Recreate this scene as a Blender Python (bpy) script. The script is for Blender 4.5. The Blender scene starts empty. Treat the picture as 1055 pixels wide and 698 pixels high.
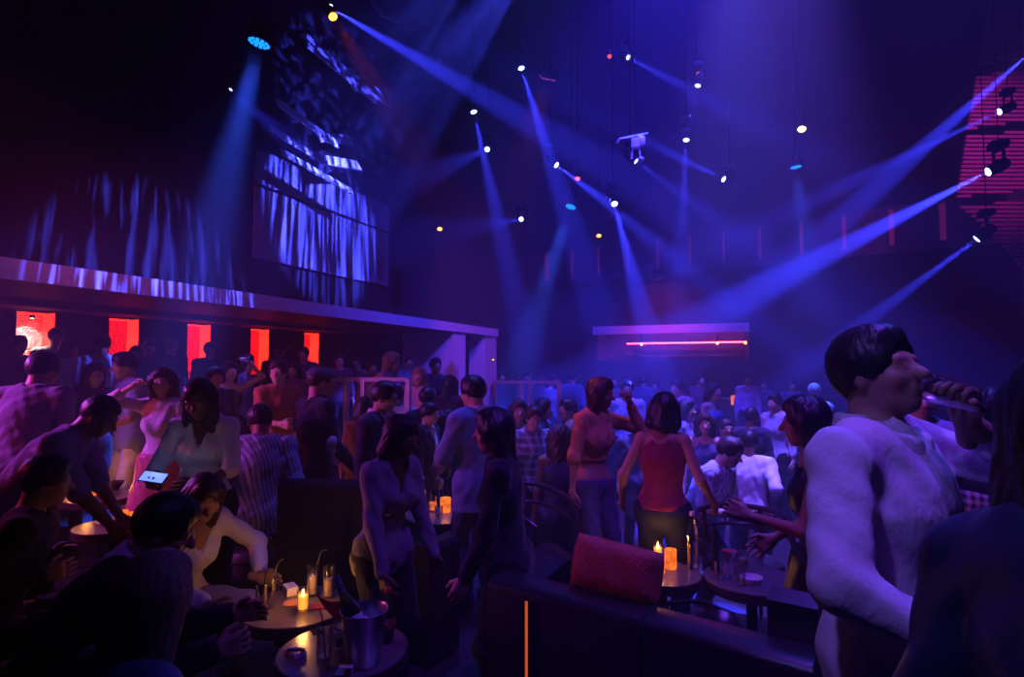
import bpy, math, random
import numpy as np
from mathutils import Vector, Matrix

R = math.radians
rnd = random.Random(7)
SC = bpy.context.scene
COL = SC.collection

# ------------------------------------------------------------------ camera
IMG_W, IMG_H, F = 1055.0, 698.0, 600.0
EYE = Vector((0.0, 0.0, 1.78))
YAW, HORIZON = R(22.5), 378.0
PITCH = math.atan((HORIZON - IMG_H / 2) / F)
cam_data = bpy.data.cameras.new('camera')
cam_data.lens = F / IMG_W * 36.0
cam_data.sensor_width = 36.0
cam_data.clip_start, cam_data.clip_end = 0.05, 100
CAM = bpy.data.objects.new('camera', cam_data)
CAM.location = EYE
CAM.rotation_euler = (R(90) + PITCH, 0, YAW)
COL.objects.link(CAM)
SC.camera = CAM
CM = CAM.rotation_euler.to_matrix()
FWD = Vector((-math.sin(YAW), math.cos(YAW), 0))
RGT = Vector((math.cos(YAW), math.sin(YAW), 0))


def ray(px, py):
    return CM @ Vector(((px - IMG_W / 2) / F, (IMG_H / 2 - py) / F, -1.0))


def W(px, py, d):
    """point of the place seen at a pixel, d metres ahead of the eye (measured along the floor)"""
    r = ray(px, py)
    return EYE + r * (d / r.dot(FWD))


def WZ(px, py, z):
    r = ray(px, py)
    return EYE + r * ((z - EYE.z) / r.z)


def WX(px, py, x):
    r = ray(px, py)
    return EYE + r * ((x - EYE.x) / r.x)


def WY(px, py, y):
    r = ray(px, py)
    return EYE + r * ((y - EYE.y) / r.y)


# ------------------------------------------------------------------ materials
def _nt(name):
    m = bpy.data.materials.new(name)
    m.use_nodes = True
    nt = m.node_tree
    b = nt.nodes.get('Principled BSDF')
    return m, nt, b


def mat(name, col, rough=0.6, metal=0.0, var=0.15, scale=8.0, bump=0.0, bscale=40.0, spec=0.4, sheen=0.0, stretch=(1, 1, 1)):
    """principled surface whose colour varies with procedural noise"""
    m, nt, b = _nt(name)
    N, L = nt.nodes, nt.links
    tc = N.new('ShaderNodeTexCoord')
    mp = N.new('ShaderNodeMapping')
    mp.inputs['Scale'].default_value = stretch
    L.new(tc.outputs['Object'], mp.inputs['Vector'])
    nz = N.new('ShaderNodeTexNoise')
    nz.inputs['Scale'].default_value = scale
    nz.inputs['Detail'].default_value = 4
    L.new(mp.outputs['Vector'], nz.inputs['Vector'])
    mx = N.new('ShaderNodeMix')
    mx.data_type = 'RGBA'
    lo = [max(0, c * (1 - var)) for c in col]
    hi = [min(1, c * (1 + var)) for c in col]
    mx.inputs[6].default_value = (*lo, 1)
    mx.inputs[7].default_value = (*hi, 1)
    L.new(nz.outputs['Fac'], mx.inputs[0])
    L.new(mx.outputs[2], b.inputs['Base Color'])
    b.inputs['Roughness'].default_value = rough
    b.inputs['Metallic'].default_value = metal
    b.inputs['Specular IOR Level'].default_value = spec
    if sheen:
        b.inputs['Sheen Weight'].default_value = sheen
    if bump:
        n2 = N.new('ShaderNodeTexNoise')
        n2.inputs['Scale'].default_value = bscale
        n2.inputs['Detail'].default_value = 5
        L.new(mp.outputs['Vector'], n2.inputs['Vector'])
        bp = N.new('ShaderNodeBump')
        bp.inputs['Strength'].default_value = bump
        bp.inputs['Distance'].default_value = 0.02
        L.new(n2.outputs['Fac'], bp.inputs['Height'])
        L.new(bp.outputs['Normal'], b.inputs['Normal'])
    return m


def emit(name, col, strength, var=0.0, scale=20.0):
    m, nt, b = _nt(name)
    b.inputs['Base Color'].default_value = (*[c * .3 for c in col], 1)
    b.inputs['Emission Color'].default_value = (*col, 1)
    b.inputs['Emission Strength'].default_value = strength
    if var:
        N, L = nt.nodes, nt.links
        tc = N.new('ShaderNodeTexCoord')
        nz = N.new('ShaderNodeTexNoise')
        nz.inputs['Scale'].default_value = scale
        nz.inputs['Detail'].default_value = 3
        L.new(tc.outputs['Object'], nz.inputs['Vector'])
        mr = N.new('ShaderNodeMapRange')
        mr.inputs[1].default_value = 0.3
        mr.inputs[2].default_value = 0.7
        mr.inputs[3].default_value = strength * (1 - var)
        mr.inputs[4].default_value = strength * (1 + var)
        L.new(nz.outputs['Fac'], mr.inputs[0])
        L.new(mr.outputs[0], b.inputs['Emission Strength'])
    return m


def glass(name, tint=(1, 1, 1), gloss=0.25, rough=0.03):
    """thin clear glass: see-through with a glossy coat that grows at grazing angles"""
    m, nt, b = _nt(name)
    N, L = nt.nodes, nt.links
    N.remove(b)
    tr = N.new('ShaderNodeBsdfTransparent')
    tr.inputs[0].default_value = (*tint, 1)
    gl = N.new('ShaderNodeBsdfGlossy')
    gl.inputs['Roughness'].default_value = rough
    lw = N.new('ShaderNodeLayerWeight')
    lw.inputs['Blend'].default_value = gloss
    mx = N.new('ShaderNodeMixShader')
    L.new(lw.outputs['Facing'], mx.inputs[0])
    L.new(tr.outputs[0], mx.inputs[1])
    L.new(gl.outputs[0], mx.inputs[2])
    L.new(mx.outputs[0], N['Material Output'].inputs['Surface'])
    return m


def patterned(name, ca, cb, kind, s=40.0, rough=0.8):
    """woven cloth: stripes, gingham or plaid"""
    m, nt, b = _nt(name)
    N, L = nt.nodes, nt.links
    tc = N.new('ShaderNodeTexCoord')
    sp = N.new('ShaderNodeSeparateXYZ')
    L.new(tc.outputs['Object'], sp.inputs[0])

    def band(out, sc, thr=0.0):
        a = N.new('ShaderNodeMath'); a.operation = 'MULTIPLY'; a.inputs[1].default_value = sc
        L.new(out, a.inputs[0])
        w = N.new('ShaderNodeMath'); w.operation = 'SINE'
        L.new(a.outputs[0], w.inputs[0])
        g = N.new('ShaderNodeMath'); g.operation = 'GREATER_THAN'; g.inputs[1].default_value = thr
        L.new(w.outputs[0], g.inputs[0])
        return g.outputs[0]
    ad = N.new('ShaderNodeMath'); ad.operation = 'ADD'
    L.new(sp.outputs[0], ad.inputs[0]); L.new(sp.outputs[1], ad.inputs[1])
    v = band(ad.outputs[0], s * 6.283, 0.35 if kind == 'plaid' else 0.0)
    if kind == 'stripe':
        fac = v
    else:
        h = band(sp.outputs[2], s * 6.283, 0.35 if kind == 'plaid' else 0.0)
        x = N.new('ShaderNodeMath'); x.operation = 'ADD'
        L.new(v, x.inputs[0]); L.new(h, x.inputs[1])
        y = N.new('ShaderNodeMath'); y.operation = 'MULTIPLY'; y.inputs[1].default_value = 0.5
        L.new(x.outputs[0], y.inputs[0]); fac = y.outputs[0]
    mx = N.new('ShaderNodeMix'); mx.data_type = 'RGBA'
    mx.inputs[6].default_value = (*ca, 1); mx.inputs[7].default_value = (*cb, 1)
    L.new(fac, mx.inputs[0]); L.new(mx.outputs[2], b.inputs['Base Color'])
    b.inputs['Roughness'].default_value = rough
    return m


# ------------------------------------------------------------------ mesh building
class MB:
    """collects shapes into ONE mesh"""

    def __init__(self):
        self.v, self.f = [], []

    def add(self, verts, faces, M=None):
        o = len(self.v)
        for p in verts:
            p = Vector(p)
            self.v.append(tuple(M @ p) if M is not None else tuple(p))
        self.f += [tuple(i + o for i in f) for f in faces]
        return self

    def box(self, c, s, M=None, b=0.0):
        x, y, z = (a / 2 for a in s)
        if b <= 0:
            vs = [(c[0] + i * x, c[1] + j * y, c[2] + k * z) for k in (-1, 1) for j in (-1, 1) for i in (-1, 1)]
            fs = [(0, 2, 3, 1), (4, 5, 7, 6), (0, 1, 5, 4), (2, 6, 7, 3), (0, 4, 6, 2), (1, 3, 7, 5)]
            return self.add(vs, fs, M)
        b = min(b, x * .98, y * .98, z * .98)
        # rounded in plan and at the upper / lower edges
        prof = [(-z, b), (-z + b * .3, b * .3), (-z + b, 0), (z - b, 0), (z - b * .3, b * .3), (z, b)]
        n, vs, fs = 0, [], []
        for zz, ins in prof:
            ring = []
            for qx, qy, a0 in ((1, 1, 0), (-1, 1, 90), (-1, -1, 180), (1, -1, 270)):
                for t in (0, 30, 60, 90):
                    a = R(a0 + t)
                    ring.append((c[0] + qx * (x - b) + (b - ins * .99) * math.cos(a), c[1] + qy * (y - b) + (b - ins * .99) * math.sin(a), c[2] + zz))
            vs += ring
        k = 16
        for i in range(len(prof) - 1):
            for j in range(k):
                fs.append((i * k + j, i * k + (j + 1) % k, (i + 1) * k + (j + 1) % k, (i + 1) * k + j))
        fs.append(tuple(reversed(range(k))))
        fs.append(tuple((len(prof) - 1) * k + j for j in range(k)))
        return self.add(vs, fs, M)

    def lathe(self, prof, n=24, c=(0, 0, 0), M=None, caps=True):
        vs, fs = [], []
        for r, z in prof:
            for j in range(n):
                a = 2 * math.pi * j / n
                vs.append((c[0] + r * math.cos(a), c[1] + r * math.sin(a), c[2] + z))
        for i in range(len(prof) - 1):
            for j in range(n):
                fs.append((i * n + j, i * n + (j + 1) % n, (i + 1) * n + (j + 1) % n, (i + 1) * n + j))
        if caps:
            fs.append(tuple(reversed(range(n))))
            fs.append(tuple((len(prof) - 1) * n + j for j in range(n)))
        return self.add(vs, fs, M)

    def tube(self, pts, r, n=10, closed=False):
        pts = [Vector(p) for p in pts]
        rr = r if isinstance(r, (list, tuple)) else [r] * len(pts)
        vs, fs = [], []
        m = len(pts)
        t0 = (pts[1] - pts[0]).normalized()
        u = t0.orthogonal().normalized()
        for i, p in enumerate(pts):
            if closed:
                t = (pts[(i + 1) % m] - pts[i - 1]).normalized()
            else:
                t = (pts[min(i + 1, m - 1)] - pts[max(i - 1, 0)]).normalized()
            u = (u - t * u.dot(t)).normalized()
            w = t.cross(u)
            for j in range(n):
                a = 2 * math.pi * j / n
                vs.append(p + (u * math.cos(a) + w * math.sin(a)) * rr[i])
        for i in range(m if closed else m - 1):
            for j in range(n):
                i2 = (i + 1) % m
                fs.append((i * n + j, i * n + (j + 1) % n, i2 * n + (j + 1) % n, i2 * n + j))
        if not closed:
            fs.append(tuple(reversed(range(n))))
            fs.append(tuple((m - 1) * n + j for j in range(n)))
        return self.add(vs, fs)

    def prism(self, poly, vec):
        """polygon (points in space) swept along vec"""
        n = len(poly)
        vec = Vector(vec)
        vs = [Vector(p) for p in poly] + [Vector(p) + vec for p in poly]
        fs = [tuple(reversed(range(n))), tuple(range(n, 2 * n))]
        for j in range(n):
            fs.append((j, (j + 1) % n, n + (j + 1) % n, n + j))
        return self.add(vs, fs)

    def build(self, name, m, parent=None, smooth=False, loc=None):
        me = bpy.data.meshes.new(name)
        me.from_pydata([tuple(p) for p in self.v], [], self.f)
        me.materials.append(m)
        o = link(name, me, parent)
        if loc is not None:
            o.location = loc
        bm = __import__('bmesh').new()
        bm.from_mesh(me)
        __import__('bmesh').ops.recalc_face_normals(bm, faces=bm.faces)
        bm.to_mesh(me)
        bm.free()
        if smooth:
            me.shade_smooth()
            try:
                me.set_sharp_from_angle(angle=R(42))
            except Exception:
                pass
        return o


def link(name, data, parent=None):
    o = bpy.data.objects.new(name, data)
    COL.objects.link(o)
    if parent is not None:
        o.parent = parent
    return o


def tag(o, label=None, cat=None, group=None, kind=None):
    if label:
        o['label'] = label
    if cat:
        o['category'] = cat
    if group:
        o['group'] = group
    if kind:
        o['kind'] = kind
    return o


def thing(name, label, cat, loc=(0, 0, 0), rz=0.0, group=None):
    o = link(name, None)
    o.empty_display_size = .1
    o.location = loc
    o.rotation_euler = (0, 0, rz)
    return tag(o, label, cat, group)


def dup(root, loc=None, rz=None, label=None, group=None):
    def cp(o, par):
        c = o.copy()
        COL.objects.link(c)
        c.parent = par
        for ch in o.children:
            cp(ch, c)
        return c
    r = cp(root, None)
    if loc is not None:
        r.location = loc
    if rz is not None:
        r.rotation_euler = (0, 0, rz)
    if label:
        r['label'] = label
    if group:
        r['group'] = group
    return r


def struct(name, mb, m, smooth=False):
    return tag(mb.build(name, m, smooth=smooth), kind='structure')


def to_local(M):
    return M


def aim_matrix(p, q):
    """rotation whose -Z points from p to q"""
    return (Vector(q) - Vector(p)).to_track_quat('-Z', 'Y')
# ------------------------------------------------------------------ materials of the room
M_black = mat('matt_black_paint', (.012, .011, .014), .9, bump=.05)
M_wall = mat('dark_wall_paint', (.03, .028, .034), .85, bump=.1)
M_floor = mat('dark_floor', (.035, .03, .035), .35, bump=.05, scale=3)
M_carpet = mat('dark_carpet', (.02, .017, .022), .95, bump=.3, bscale=300)
M_white = mat('white_plaster', (.72, .66, .68), .6, var=.06)
M_soffit = mat('wood_soffit', (.30, .13, .09), .6, var=.3, scale=5, stretch=(1, 8, 1))
M_catch = mat('pale_catch_board', (.75, .73, .78), .6, var=.1)
M_metal = mat('black_metal', (.03, .03, .035), .4, .6)
M_chrome = mat('brushed_steel', (.55, .55, .57), .28, 1.0, var=.08, scale=30, stretch=(1, 1, 30))
M_railing = mat('pale_painted_metal', (.55, .5, .52), .45)
M_wood = mat('dark_wood', (.09, .04, .025), .4, var=.4, scale=4, stretch=(1, 12, 1))

Z_DANCE, Z_TIER, Z_PLAT = -0.4, 0.35, 0.12
struct('floor', MB().box((-.5, .3, -.1), (20.0, 8.6, .2)), M_floor)
struct('floor_platform', MB().box((-5.6, 8.2, .06), (2.9, 14.4, .12)), M_carpet)
struct('floor_tier_front', MB().box((-6.1, 11.6, .175), (1.8, 8.0, .35)), M_carpet)
struct('floor_step', MB().box((1.95, 1.35, .11), (1.5, 1.6, .22)), M_carpet)
struct('floor_rear', MB().box((1.2, 16.0, -.1), (16.4, 6.0, .2)), M_floor)
# sunken dance floor and its risers, raised tier under the balcony
struct('floor_dance', MB().box((2.6, 8.8, Z_DANCE - .1), (13.6, 8.4, .2)), M_floor)
struct('floor_tier', MB().box((-8.75, 7.5, Z_TIER - .175), (3.5, 22.6, .35)), M_carpet)
struct('wall_left', MB().box((-10.65, 7.5, 1.9), (.3, 23.2, 4.2)), M_wall)
struct('wall_left_upper', MB().box((-7.25, 7.6, 5.95), (.25, 23.0, 6.15)), M_wall)
struct('wall_right', MB().box((9.65, 7.6, 4.25), (.3, 23.4, 9.7)), M_wall)
struct('wall_front', MB().box((-.5, -4.15, 4.25), (20.4, .3, 9.7)), M_wall)
struct('ceiling', MB().box((-.5, 7.6, 9.15), (20.4, 23.4, .3)), M_black)
# back wall with the opening of the bar
bx0, bx1, bz0, bz1 = -4.86, -0.12, 1.98, 3.08
wb = MB()
YB = 19.0
for x0, x1, z0, z1 in ((-10.7, bx0, -.6, 9.1), (bx1, 9.7, -.6, 9.1), (bx0, bx1, -.6, bz0), (bx0, bx1, bz1, 9.1)):
    wb.box(((x0 + x1) / 2, YB + .15, (z0 + z1) / 2), (x1 - x0, .3, z1 - z0))
struct('wall_back', wb, M_wall)
M_barroom = mat('bar_room_paint', (.30, .20, .24), .7)
al = MB()
al.box(((bx0 + bx1) / 2, YB + 2.0, (bz0 + bz1) / 2), (bx1 - bx0 + .2, .1, 1.3))
al.box((bx0 - .05, YB + 1.15, (bz0 + bz1) / 2), (.1, 1.7, 1.3))
al.box((bx1 + .05, YB + 1.15, (bz0 + bz1) / 2), (.1, 1.7, 1.3))
al.box(((bx0 + bx1) / 2, YB + 1.15, bz1 + .05), (bx1 - bx0 + .2, 1.7, .1))
al.box(((bx0 + bx1) / 2, YB + 1.15, bz0 - .05), (bx1 - bx0 + .2, 1.7, .1))
struct('wall_back_recess', al, M_barroom)
struct('trim_1', MB().box(((bx0 + bx1) / 2, YB - .12, bz1 - .11), (bx1 - bx0 + .06, .22, .26)), M_white)

# ------------------------------------------------------------------ balcony over the left tier
struct('balcony_slab', MB().box((-8.75, 5.85, 2.78), (3.5, 19.7, .20)), M_soffit)
struct('trim_2', MB().box((-6.97, 5.85, 2.775), (.06, 19.72, .215)), M_white)
# lower bulkhead inside, dropping from the soffit towards the rear wall
struct('trim_3', MB().box((-9.2, 4.45, 2.64), (.5, 16.9, .1)), M_soffit)
# portal at the far end
struct('pillar_1', MB().box((-7.75, 13.35, 1.34), (1.5, .7, 2.66)), M_white)
struct('pillar_2', MB().box((-7.25, 15.3, 1.34), (.5, .8, 2.66)), M_white)
# black wall panel closing the tier behind the portal
struct('wall_left_end', MB().box((-9.5, 15.6, 1.4), (1.9, .2, 2.5)), M_wall)

# gallery parapet high on the rear wall
gA, gB = W(540, 264, 20.0), W(1075, 210, 12.3)
gd = Vector((gB.x - gA.x, gB.y - gA.y, 0))
gn = Vector((gd.y, -gd.x, 0)).normalized()
gp = MB()
gp.prism([(gA.x, gA.y, 4.6), (gB.x, gB.y, 4.6), (gB.x, gB.y, 5.65), (gA.x, gA.y, 5.65)], -gn * .12)
gp.prism([(gA.x, gA.y, 4.5), (gB.x, gB.y, 4.5), (gB.x, gB.y, 4.6), (gA.x, gA.y, 4.6)], -gn * 1.6)
struct('wall_gallery', gp, mat('gallery_paint', (.06, .045, .06), .7))
M_gstrip = emit('gallery_led', (.75, .06, .34), .075)
M_gframe = mat('gallery_channel', (.05, .03, .04), .5)
for i, (px, w) in enumerate([(564, .16), (590, .06), (617, .06), (647, .05), (678, .06), (711, .06), (746, .06), (783, .07), (826, .08), (870, .09), (919, .10), (972, .12)]):
    r = ray(px, 250)
    # meet the parapet's face
    t = (Vector((gA.x, gA.y, 0)) - Vector((EYE.x, EYE.y, 0))).dot(gn) / Vector((r.x, r.y, 0)).dot(gn)
    p = EYE + r * t
    lab = ('broad red light bar at the far left end of the gallery row' if i == 0 else
           'slim red light bar on the gallery, %s from the broad one at its left end' %
           ['', 'first', 'second', 'third', 'fourth', 'fifth', 'sixth', 'seventh', 'eighth', 'ninth', 'tenth', 'eleventh'][i])
    tg = thing('light_bar', lab, 'light', (p.x, p.y, 5.12), math.atan2(gd.y, gd.x), 'vertical light bars along the gallery')
    MB().box((0, -.02, 0), (w + .05, .03, .92)).build('channel', M_gframe, tg)
    MB().box((0, -.045, 0), (w, .02, .86)).build('glow_strip', M_gstrip, tg)

# ------------------------------------------------------------------ red niches
def foil(name, white):
    m, nt, b = _nt(name)
    N, L = nt.nodes, nt.links
    tc = N.new('ShaderNodeTexCoord')
    vo = N.new('ShaderNodeTexVoronoi'); vo.inputs['Scale'].default_value = 26
    mp = N.new('ShaderNodeMapping'); mp.inputs['Scale'].default_value = (1, .7, 1.6)
    L.new(tc.outputs['Object'], mp.inputs[0]); L.new(mp.outputs[0], vo.inputs['Vector'])
    bp = N.new('ShaderNodeBump'); bp.inputs['Strength'].default_value = 1.0; bp.inputs['Distance'].default_value = .08
    L.new(vo.outputs['Distance'], bp.inputs['Height']); L.new(bp.outputs['Normal'], b.inputs['Normal'])
    b.inputs['Base Color'].default_value = (.85, .8, .8, 1) if white else (.8, .25, .2, 1)
    b.inputs['Metallic'].default_value = .9
    b.inputs['Roughness'].default_value = .25
    return m
M_foil, M_foilw = foil('crumpled_red_foil', False), foil('crumpled_silver_foil', True)
M_redled = emit('red_led_panel', (1.0, .02, .008), 3.2, var=.25, scale=6)
M_niche = mat('niche_frame', (.05, .02, .02), .5)
ordn = ['nearest the balcony end, with silver sparkle', 'second along', 'third along', 'fourth along', 'fifth along, beside the dark portal']
for i, yc in enumerate([5.46, 6.82, 8.32, 9.87, 11.52]):
    tg = thing('light_niche', ['tall glowing red niche with silver sparkling foil at the near end of the row',
                               'tall glowing red niche, second of the row, with speckled red foil',
                               'tall glowing red niche, third of the row, reaching lowest between the heads',
                               'tall glowing red niche, fourth of the row under the balcony',
                               'tall glowing red niche at the far end of the row, fifth'][i], 'light', (-10.5, yc, 2.62), 0, 'red niches on the wall under the balcony')
    zb = 1.15 if i == 2 else 1.6
    h = 2.62 - zb
    MB().box((.02, 0, -h / 2), (.02, .50, h)).build('back_panel', M_foilw if i == 0 else M_foil, tg)
    MB().box((.16, .25, -h / 2), (.28, .02, h)).build('side_light', M_redled, tg)
    MB().box((.10, 0, -.012), (.16, .48, .02)).build('top_light', M_redled, tg)
    f = MB(); f.box((.16, -.275, -h / 2), (.3, .03, h + .04)); f.box((.16, .275, -h / 2), (.3, .03, h + .04)); f.box((.16, 0, -h - .015), (.3, .56, .03))
    f.build('frame', M_niche, tg)

# bar recess: red light line, amber bulbs, counter
M_redline = emit('red_neon_line', (1.0, .03, .05), 25.0)
M_amber = emit('amber_lamp', (1.0, .30, .05), 8.0)
tg = thing('neon_tube', 'long red neon line glowing inside the high bar opening', 'light', (0, YB + .75, 2.56))
MB().tube([(-3.95, 0, 0), (-.2, 0, 0)], .02, 8).build('tube', M_redline, tg, True)
for x in (-3.9, -2.9, -1.9, -.9, -.25):
    MB().box((x, .03, .05), (.03, .03, .12)).build('bracket', M_metal, tg)
for x, lab in ((-3.45, 'small amber lamp at the left of the red neon line'), (-1.05, 'small amber lamp near the right of the red neon line'), (-.22, 'small amber lamp at the right end of the red neon line')):
    tg = thing('amber_lamp', lab, 'light', (x, YB + .65, 2.53), 0, 'amber lamps on the neon line')
    MB().lathe([(.005, -.05), (.035, -.035), (.04, 0), (.03, .035), (.01, .05)], 12).build('bulb', M_amber, tg, True)
    MB().lathe([(.02, .045), (.02, .54)], 8).build('stem', M_metal, tg)
tg = thing('back_bar_shelf', 'long dark shelf unit behind the red neon line', 'shelf', ((bx0 + bx1) / 2, YB + 1.6, bz0))
for z in (.22, .38):
    MB().box((.4, 0, z), (3.6, .3, .03)).build('shelf_board', M_wood, tg)
for x in (-1.38, 2.18):
    MB().box((x, 0, .2), (.04, .3, .4)).build('side_panel', M_wood, tg)

# ------------------------------------------------------------------ slatted red screens at the right
M_slat = mat('red_lacquer_slat', (.42, .12, .22), .5)
dS = 11.3
polys = [([(1019, 8), (1062, 6), (1062, 60), (1009, 66)], 'slatted red screen panel at the upper right, topmost'),
         ([(1006, 78), (1062, 72), (1062, 124), (996, 134)], 'slatted red screen panel at the upper right, second from top'),
         ([(995, 141), (1062, 134), (1062, 196), (985, 204)], 'slatted red screen panel at the right, behind the large moving head'),
         ([(988, 213), (1062, 206), (1062, 282), (1046, 268), (1012, 232)], 'slatted red screen panel at the right, lowest, with a slanted lower edge')]
for poly, lab in polys:
    P = [W(x, y, dS) for x, y in poly]
    org = P[0].copy()
    U = [((p - org).dot(RGT), p.z - org.z) for p in P]
    tg = thing('slatted_screen', lab, 'screen', org, YAW, 'red slatted screens')
    z0, z1 = min(u[1] for u in U), max(u[1] for u in U)
    q = MB()
    z = z0 + .03
    ins = []
    while z < z1 - .02:
        xs = []
        for a, b in zip(U, U[1:] + U[:1]):
            if (a[1] - z) * (b[1] - z) < 0:
                xs.append(a[0] + (b[0] - a[0]) * (z - a[1]) / (b[1] - a[1]))
        if len(xs) >= 2 and max(xs) - min(xs) > .03:
            q.box(((max(xs) + min(xs)) / 2, 0, z), (max(xs) - min(xs), .05, .055))
            ins.append((min(xs), max(xs), z))
        z += .085
    q.build('slat', M_slat, tg)
    q = MB()
    for t in (.3, .75):
        xx = [a[0] + (a[1] - a[0]) * t for a in ins]
        x = sum(xx) / len(xx)
        zz = [a[2] for a in ins if a[0] < x < a[1]]
        if zz:
            q.box((x, .05, (min(zz) + max(zz)) / 2), (.05, .05, max(zz) - min(zz) + .05))
    q.box(((max(u[0] for u in U)) - .1, .2, (z0 + z1) / 2), (.05, .3, .05))
    q.build('frame', M_black, tg)

# pale boards added on the upper left wall to catch projected light
def board(px, py, w, h, tilt, roll, lab, off=.18):
    p = WX(px, py, -7.1 + off)
    o = MB().box((0, 0, 0), (.03, w, h)).build('light_catch_board', M_catch)
    o.location = p
    o.rotation_euler = (R(roll), R(tilt), 0)
    tag(o, lab, 'panel', 'added light-catching boards on the upper left wall')
    return o

# large pale panel of the upper left wall, split by a dark gap
M_panel = mat('grey_wall_panel', (.19, .18, .2), .7)
pa, pb = WX(262, 186, -7.1), WX(400, 200, -7.1)
ym, yw = (pa.y + pb.y) / 2, pb.y - pa.y
zc = 1.78 + (378 - 225) / 600 * 10.2
for zz, hh, lab in ((zc + .52, .55, 'upper grey wall panel high on the left, above the dark gap'), (zc - .36, 1.12, 'lower grey wall panel high on the left, under the dark gap')):
    o = MB().box((0, 0, 0), (.05, yw, hh), b=.01).build('wall_panel', M_panel)
    o.location = (-7.095, ym, zz)
    tag(o, lab, 'panel', 'grey panels high on the left wall')
BN = 0
for px, py, w_, h_, tl, ro, lab in ((352, 72, 1.7, .42, -28, -10, 'slanted pale board at the top of the left cluster of added light-catching boards'),
                                (378, 92, 1.3, .40, -30, 14, 'pale board below the topmost one, by the long beam'),
                                (318, 128, 1.2, .22, -35, -16, 'narrow pale board, first of the zigzag boards above the wall panels'),
                                (345, 143, 1.1, .20, -25, 20, 'narrow pale board, second of the zigzag, tilted the other way'),
                                (312, 153, 1.3, .18, -35, -12, 'narrow pale board, third of the zigzag, left of centre'),
                                (352, 168, 1.2, .2, -28, 16, 'narrow pale board, fourth of the zigzag, near the wall panels'),
                                (328, 178, 1.5, .16, -35, -10, 'narrow pale board, lowest of the zigzag just above the wall panels'),
                                (402, 12, 1.8, .5, -25, 24, 'pale board at the very top of the picture by the long beam'),
                                (462, 58, 1.5, .4, -30, -14, 'pale pointed board right of the long beam')):
    BN += 1
    board(px, py, w_, h_, tl, ro, lab, .22 + .16 * (BN % 4))
# ------------------------------------------------------------------ stage lights and haze
BLUE = (.035, .04, 1.0)
M_lens = emit('blue_lens', (.30, .36, 1.0), 14.0)
M_lens_soft = emit('dim_blue_lens', (.30, .36, 1.0), 5.0)
M_led = emit('cyan_led', (.005, .20, 1.0), 2.6)
M_redlamp = emit('amber_downlight', (1.0, .22, .03), 9.0)
M_pole = mat('dull_black_pole', (.001, .001, .001), 1.0, spec=0.0)
M_body = mat('fixture_housing', (.004, .004, .005), .7, spec=.05)


def spot(name, p, q, col, power, deg, blend=.4, radius=.03, parent=None):
    l = bpy.data.lights.new(name, 'SPOT')
    l.energy, l.color = power, col
    l.spot_size, l.spot_blend = R(deg), blend
    l.shadow_soft_size = radius
    o = link(name, l)
    o.location = p
    o.rotation_euler = aim_matrix(p, q).to_euler()
    return o


def point(name, p, col, power, radius=.02):
    l = bpy.data.lights.new(name, 'POINT')
    l.energy, l.color, l.shadow_soft_size = power, col, radius
    o = link(name, l)
    o.location = p
    return o


def moving_head(px, py, d, tx, ty, td, power, deg, label, lens=None, size=1.0, col=BLUE, blend=.5):
    p, q = W(px, py, d), W(tx, ty, td)
    A = aim_matrix(p, q).to_matrix().to_4x4()
    s = size * .72
    tg = thing('moving_head', label, 'stage light', p, 0, 'moving head lights')
    # head: tapered drum, lens at the front, reaching back from the lens
    hd = MB().lathe([(.075 * s, -.0), (.085 * s, .01 * s), (.095 * s, .10 * s), (.10 * s, .2 * s), (.085 * s, .28 * s), (.05 * s, .31 * s)], 20, M=A).build('head', M_body, tg, True)
    MB().lathe([(.066 * s, -.006), (.062 * s, -.012), (.04 * s, -.018), (.01, -.02)], 20, M=A).build('lens', lens or M_lens, hd, True)
    cx = A @ Vector((0, 0, .17 * s))
    yk = MB()
    ax = (A @ Vector((1, 0, 0)))
    ax = Vector((ax.x, ax.y, 0)); ax = ax.normalized() if ax.length > .1 else Vector((1, 0, 0))
    up = Vector((0, 0, 1))
    for sgn in (-1, 1):
        yk.tube([cx + ax * sgn * .125 * s, cx + ax * sgn * .125 * s + up * .24 * s], .022 * s, 8)
    yk.tube([cx - ax * .14 * s + up * .25 * s, cx + ax * .14 * s + up * .25 * s], .026 * s, 8)
    yk.build('yoke', M_body, tg, True)
    MB().box((cx.x, cx.y, cx.z + .33 * s), (.24 * s, .24 * s, .12 * s), b=.03).build('base', M_body, tg, True)
    MB().tube([cx + up * .38 * s, Vector((cx.x, cx.y, 9.0 - p.z))], .006, 8).build('hanger_pole', M_pole, tg, True)
    dirv = (q - p).normalized()
    if power > 0:
        spot('beam_lamp', p + dirv * .035, q, col, power, deg, blend, .02)
    return tg


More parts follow.
